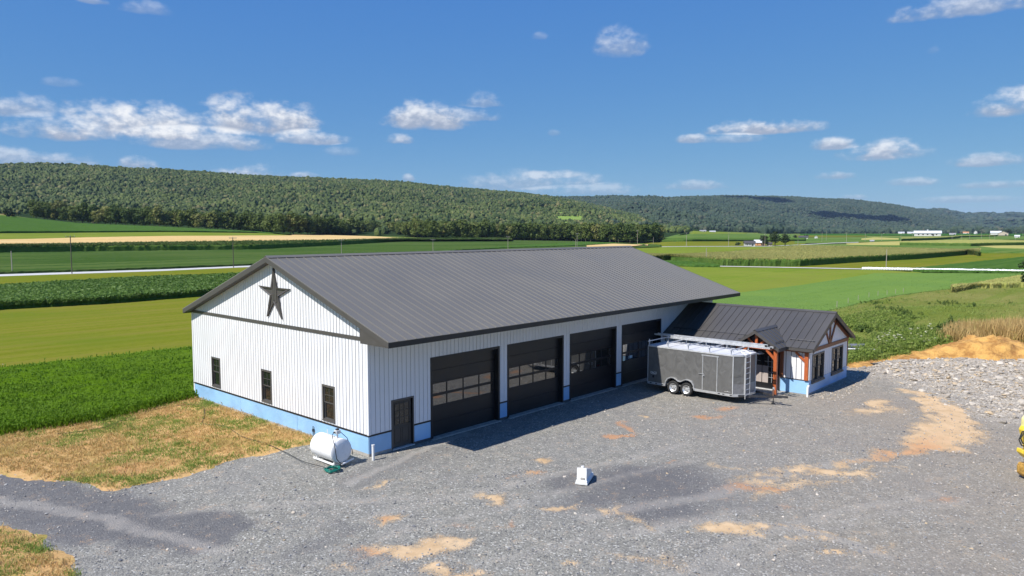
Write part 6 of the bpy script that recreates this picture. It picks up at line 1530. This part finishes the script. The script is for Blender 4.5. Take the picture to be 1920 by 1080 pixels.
# ------------------------------------------------------------------ excavator at the right edge: u to the photo's right, v away
EU = Vector((math.cos(R(YAW)), -math.sin(R(YAW)), 0)); EO = Vector((14.20, -19.60, 0))
ex = empty('excavator', tuple(EO), 'yellow excavator with its arm and bucket lowered at the yard edge', 'excavator', rz=-R(YAW))
def ebox(name, pts, y0, y1, mat, bev=.02, par=None):
    return MB().prism([(p[0], y0, p[1]) for p in pts], (0, y1 - y0, 0)).build(name, M[mat], par or ex, local=True, bevel=bev)
ebox('boom', [(.13, 1.90), (.13, 2.22), (.24, 2.36), (.62, 2.45), (1.9, 3.05), (3.0, 2.9), (4.2, 1.5), (4.0, 1.35), (2.9, 2.5), (1.9, 2.68), (.66, 2.0), (.55, 1.84)], -.16, .16, 'pale_yellow')
ebox('stick', [(.03, 1.84), (.10, 1.97), (.72, 1.94), (.98, 1.1), (.98, .86), (.42, .80), (.26, 1.05)], -.13, .13, 'yellow')
st_o = ebox('linkage', [(.02, 1.0), (.03, 1.14), (.95, 1.0), (1.0, .62), (.50, .60), (.16, .86)], -.17, .17, 'yellow')
ebox('coupler', [(.26, .76), (.86, .66), (.84, .40), (.30, .42)], -.12, .12, 'rust_yellow')
ebox('bucket', [(.17, .42), (.23, .56), (1.0, .52), (1.1, .16), (.90, .02), (.30, .05), (.18, .18)], -.32, .32, 'rust_yellow')
for k in range(0): MB().prism([(.06, -.28 + k * .17, .20), (-.04, -.28 + k * .17, .08), (.10, -.28 + k * .17, .10)], (0, .07, 0)).build('bucket_tooth', M['steel'], ex, local=True)
for (cx_, cz_) in ((.20, 1.90), (.44, 2.06), (.74, .82), (.6, .52)): MB().lathe([(0, -.19), (.055, -.19), (.055, .19), (0, .19)], (cx_, 0, cz_), 'y', 12).build('pin', M['dark_steel'], ex, local=True)
MB().bar((.5, 0, .95), (.75, 0, 1.9), .10, .10, (0, 1, 0)).build('cylinder', M['dark_steel'], ex, local=True)
for k in range(2):
    dy = -.2 + .05 * k
    MB().tube([(.22, dy, 1.88), (.02 - .04 * k, dy, 1.80), (-.10 - .02 * k, dy, 1.58 - .07 * k), (-.02, dy, 1.40 - .1 * k), (.14, dy, 1.32 - .06 * k), (.26, dy, 1.2)], .022, 6).build('hydraulic_hose', M['hose_black'], ex, local=True)
MB().tube([(.34, -.2, .84), (.12, -.22, .74), (.08, -.22, .58), (.24, -.2, .5)], .02, 6).build('hydraulic_hose', M['hose_black'], ex, local=True)
tm_ = Matrix.Translation((0, 0, 0))
for k, chx in enumerate('BOBCAT'):
    xx = .22 + k * .05; zz = 1.80 - k * .15
    cu_ = text_mesh('lettering', chx, .17, M['letter'], None, Matrix(((1, 0, 0, xx), (0, 0, 1, -.142), (0, 1, 0, zz), (0, 0, 0, 1))), .004); cu_.parent = ex
for sy in (-1, 1):
    prof = [(3.2 + .42 * math.cos(a), .42 + .42 * math.sin(a)) for a in np.linspace(math.pi / 2, 3 * math.pi / 2, 9)] + [(5.6 + .42 * math.cos(a), .42 + .42 * math.sin(a)) for a in np.linspace(-math.pi / 2, math.pi / 2, 9)]
    MB().prism([(p[0], sy * .8 - .2, p[1]) for p in prof], (0, .4, 0)).build('track', M['rubber'], ex, local=True)
ebox('undercarriage', [(3.4, .45), (5.4, .45), (5.4, .8), (3.4, .8)], -.6, .6, 'dark_steel')
ebox('house', [(3.6, .85), (6.2, .85), (6.2, 1.7), (5.6, 1.85), (3.6, 1.6)], -.9, .9, 'yellow', .05)
ca = ebox('cab', [(3.7, 1.6), (4.9, 1.6), (4.8, 2.9), (3.95, 2.9)], .2, .88, 'yellow', .05)
ebox('cab_window', [(3.86, 1.8), (4.75, 1.8), (4.7, 2.75), (4.05, 2.75)], .19, .195, 'glass', 0, ca)

# ------------------------------------------------------------------ scrap behind the annex
def scrap(name, label, cat, pts, th_, mat, group='building scraps behind the annex'):
    o = MB().prism(pts, (0, 0, th_)).build(name, M[mat], None); tag(o, label, cat, group); return o
sx, sy = hit(1612, 667)
sz = float(terr(sx, sy))
o = MB().tube([(sx - .9, sy + .95, sz + .50), (sx + 1.0, sy - 1.05, sz + .42)], .055, 8).build('white_pipe', M['white_pvc'], None); tag(o, 'long white pipe lying on top of the scrap behind the annex', 'pipe')
for k, (dx, dy, zz, rot, lx, ly, mt, lab, nm) in enumerate([(0, 0, .02, .9, 1.3, .8, 'scrap', 'grey metal sheet at the bottom of the scrap pile', 'metal_sheet'), (.1, .2, .18, .8, 1.2, .7, 'black', 'black sheet in the middle of the scrap pile', 'metal_sheet'), (-.2, .1, .32, 1.05, 1.25, .5, 'dark_steel', 'dark board under the white pipe on the scrap', 'board'), (.8, .5, .30, .3, .8, .55, 'scrap', 'crumpled grey sheet standing behind the white pipe', 'metal_sheet'), (-.35, -.35, .05, .85, 1.4, .12, 'alu_matt', 'pale metal strip on the near side of the scrap', 'strip')]):
    o = MB().box(-lx, lx, -ly, ly, 0, .05).build(nm, M[mt], None); o.location = (sx + dx, sy + dy, sz + zz); o.rotation_euler = (random.uniform(-.12, .12), random.uniform(-.12, .12) - (.35 if k == 3 else 0), rot); tag(o, lab, 'sheet' if 'sheet' in nm else nm, 'building scraps behind the annex')
# electric fence posts along the brow
for k, (u, v) in enumerate([(1569,582.5), (1590,573), (1609,567), (1629,561), (1646,558), (1663,556.5), (1679,554), (1693.6,552)]):
    q = hit(u, v); zz = float(terr(*q)); o = MB().tube([(0, 0, -.3), (0, 0, 1.15)], .035, 6).build('fence_post', M['pole'], None, local=True); o.location = (q[0], q[1], zz)
    tag(o, 'thin fence post at the pasture edge, %s counted from the annex roof' % ORD[k], 'fence post', 'fence posts at the pasture edge')

# ------------------------------------------------------------------ air: far ridges fade to blue
hm = bpy.data.materials.new('summer_haze'); hm.use_nodes = True
ht = NT(hm.node_tree); ht.n.clear()
pv = ht.new('ShaderNodeVolumePrincipled'); pv.inputs['Color'].default_value = (.50, .68, 1.0, 1); pv.inputs['Density'].default_value = 3.5e-5; pv.inputs['Anisotropy'].default_value = .0
ho = ht.new('ShaderNodeOutputMaterial'); ht.l.new(pv.outputs[0], ho.inputs['Volume'])
hz = MB().box(CX - 14600, CX + 14600, CY - 14600, CY + 14600, -6, 330).build('haze', hm, None); hz['kind'] = 'stuff'; hz['label'] = 'thin blue summer haze over the valley'
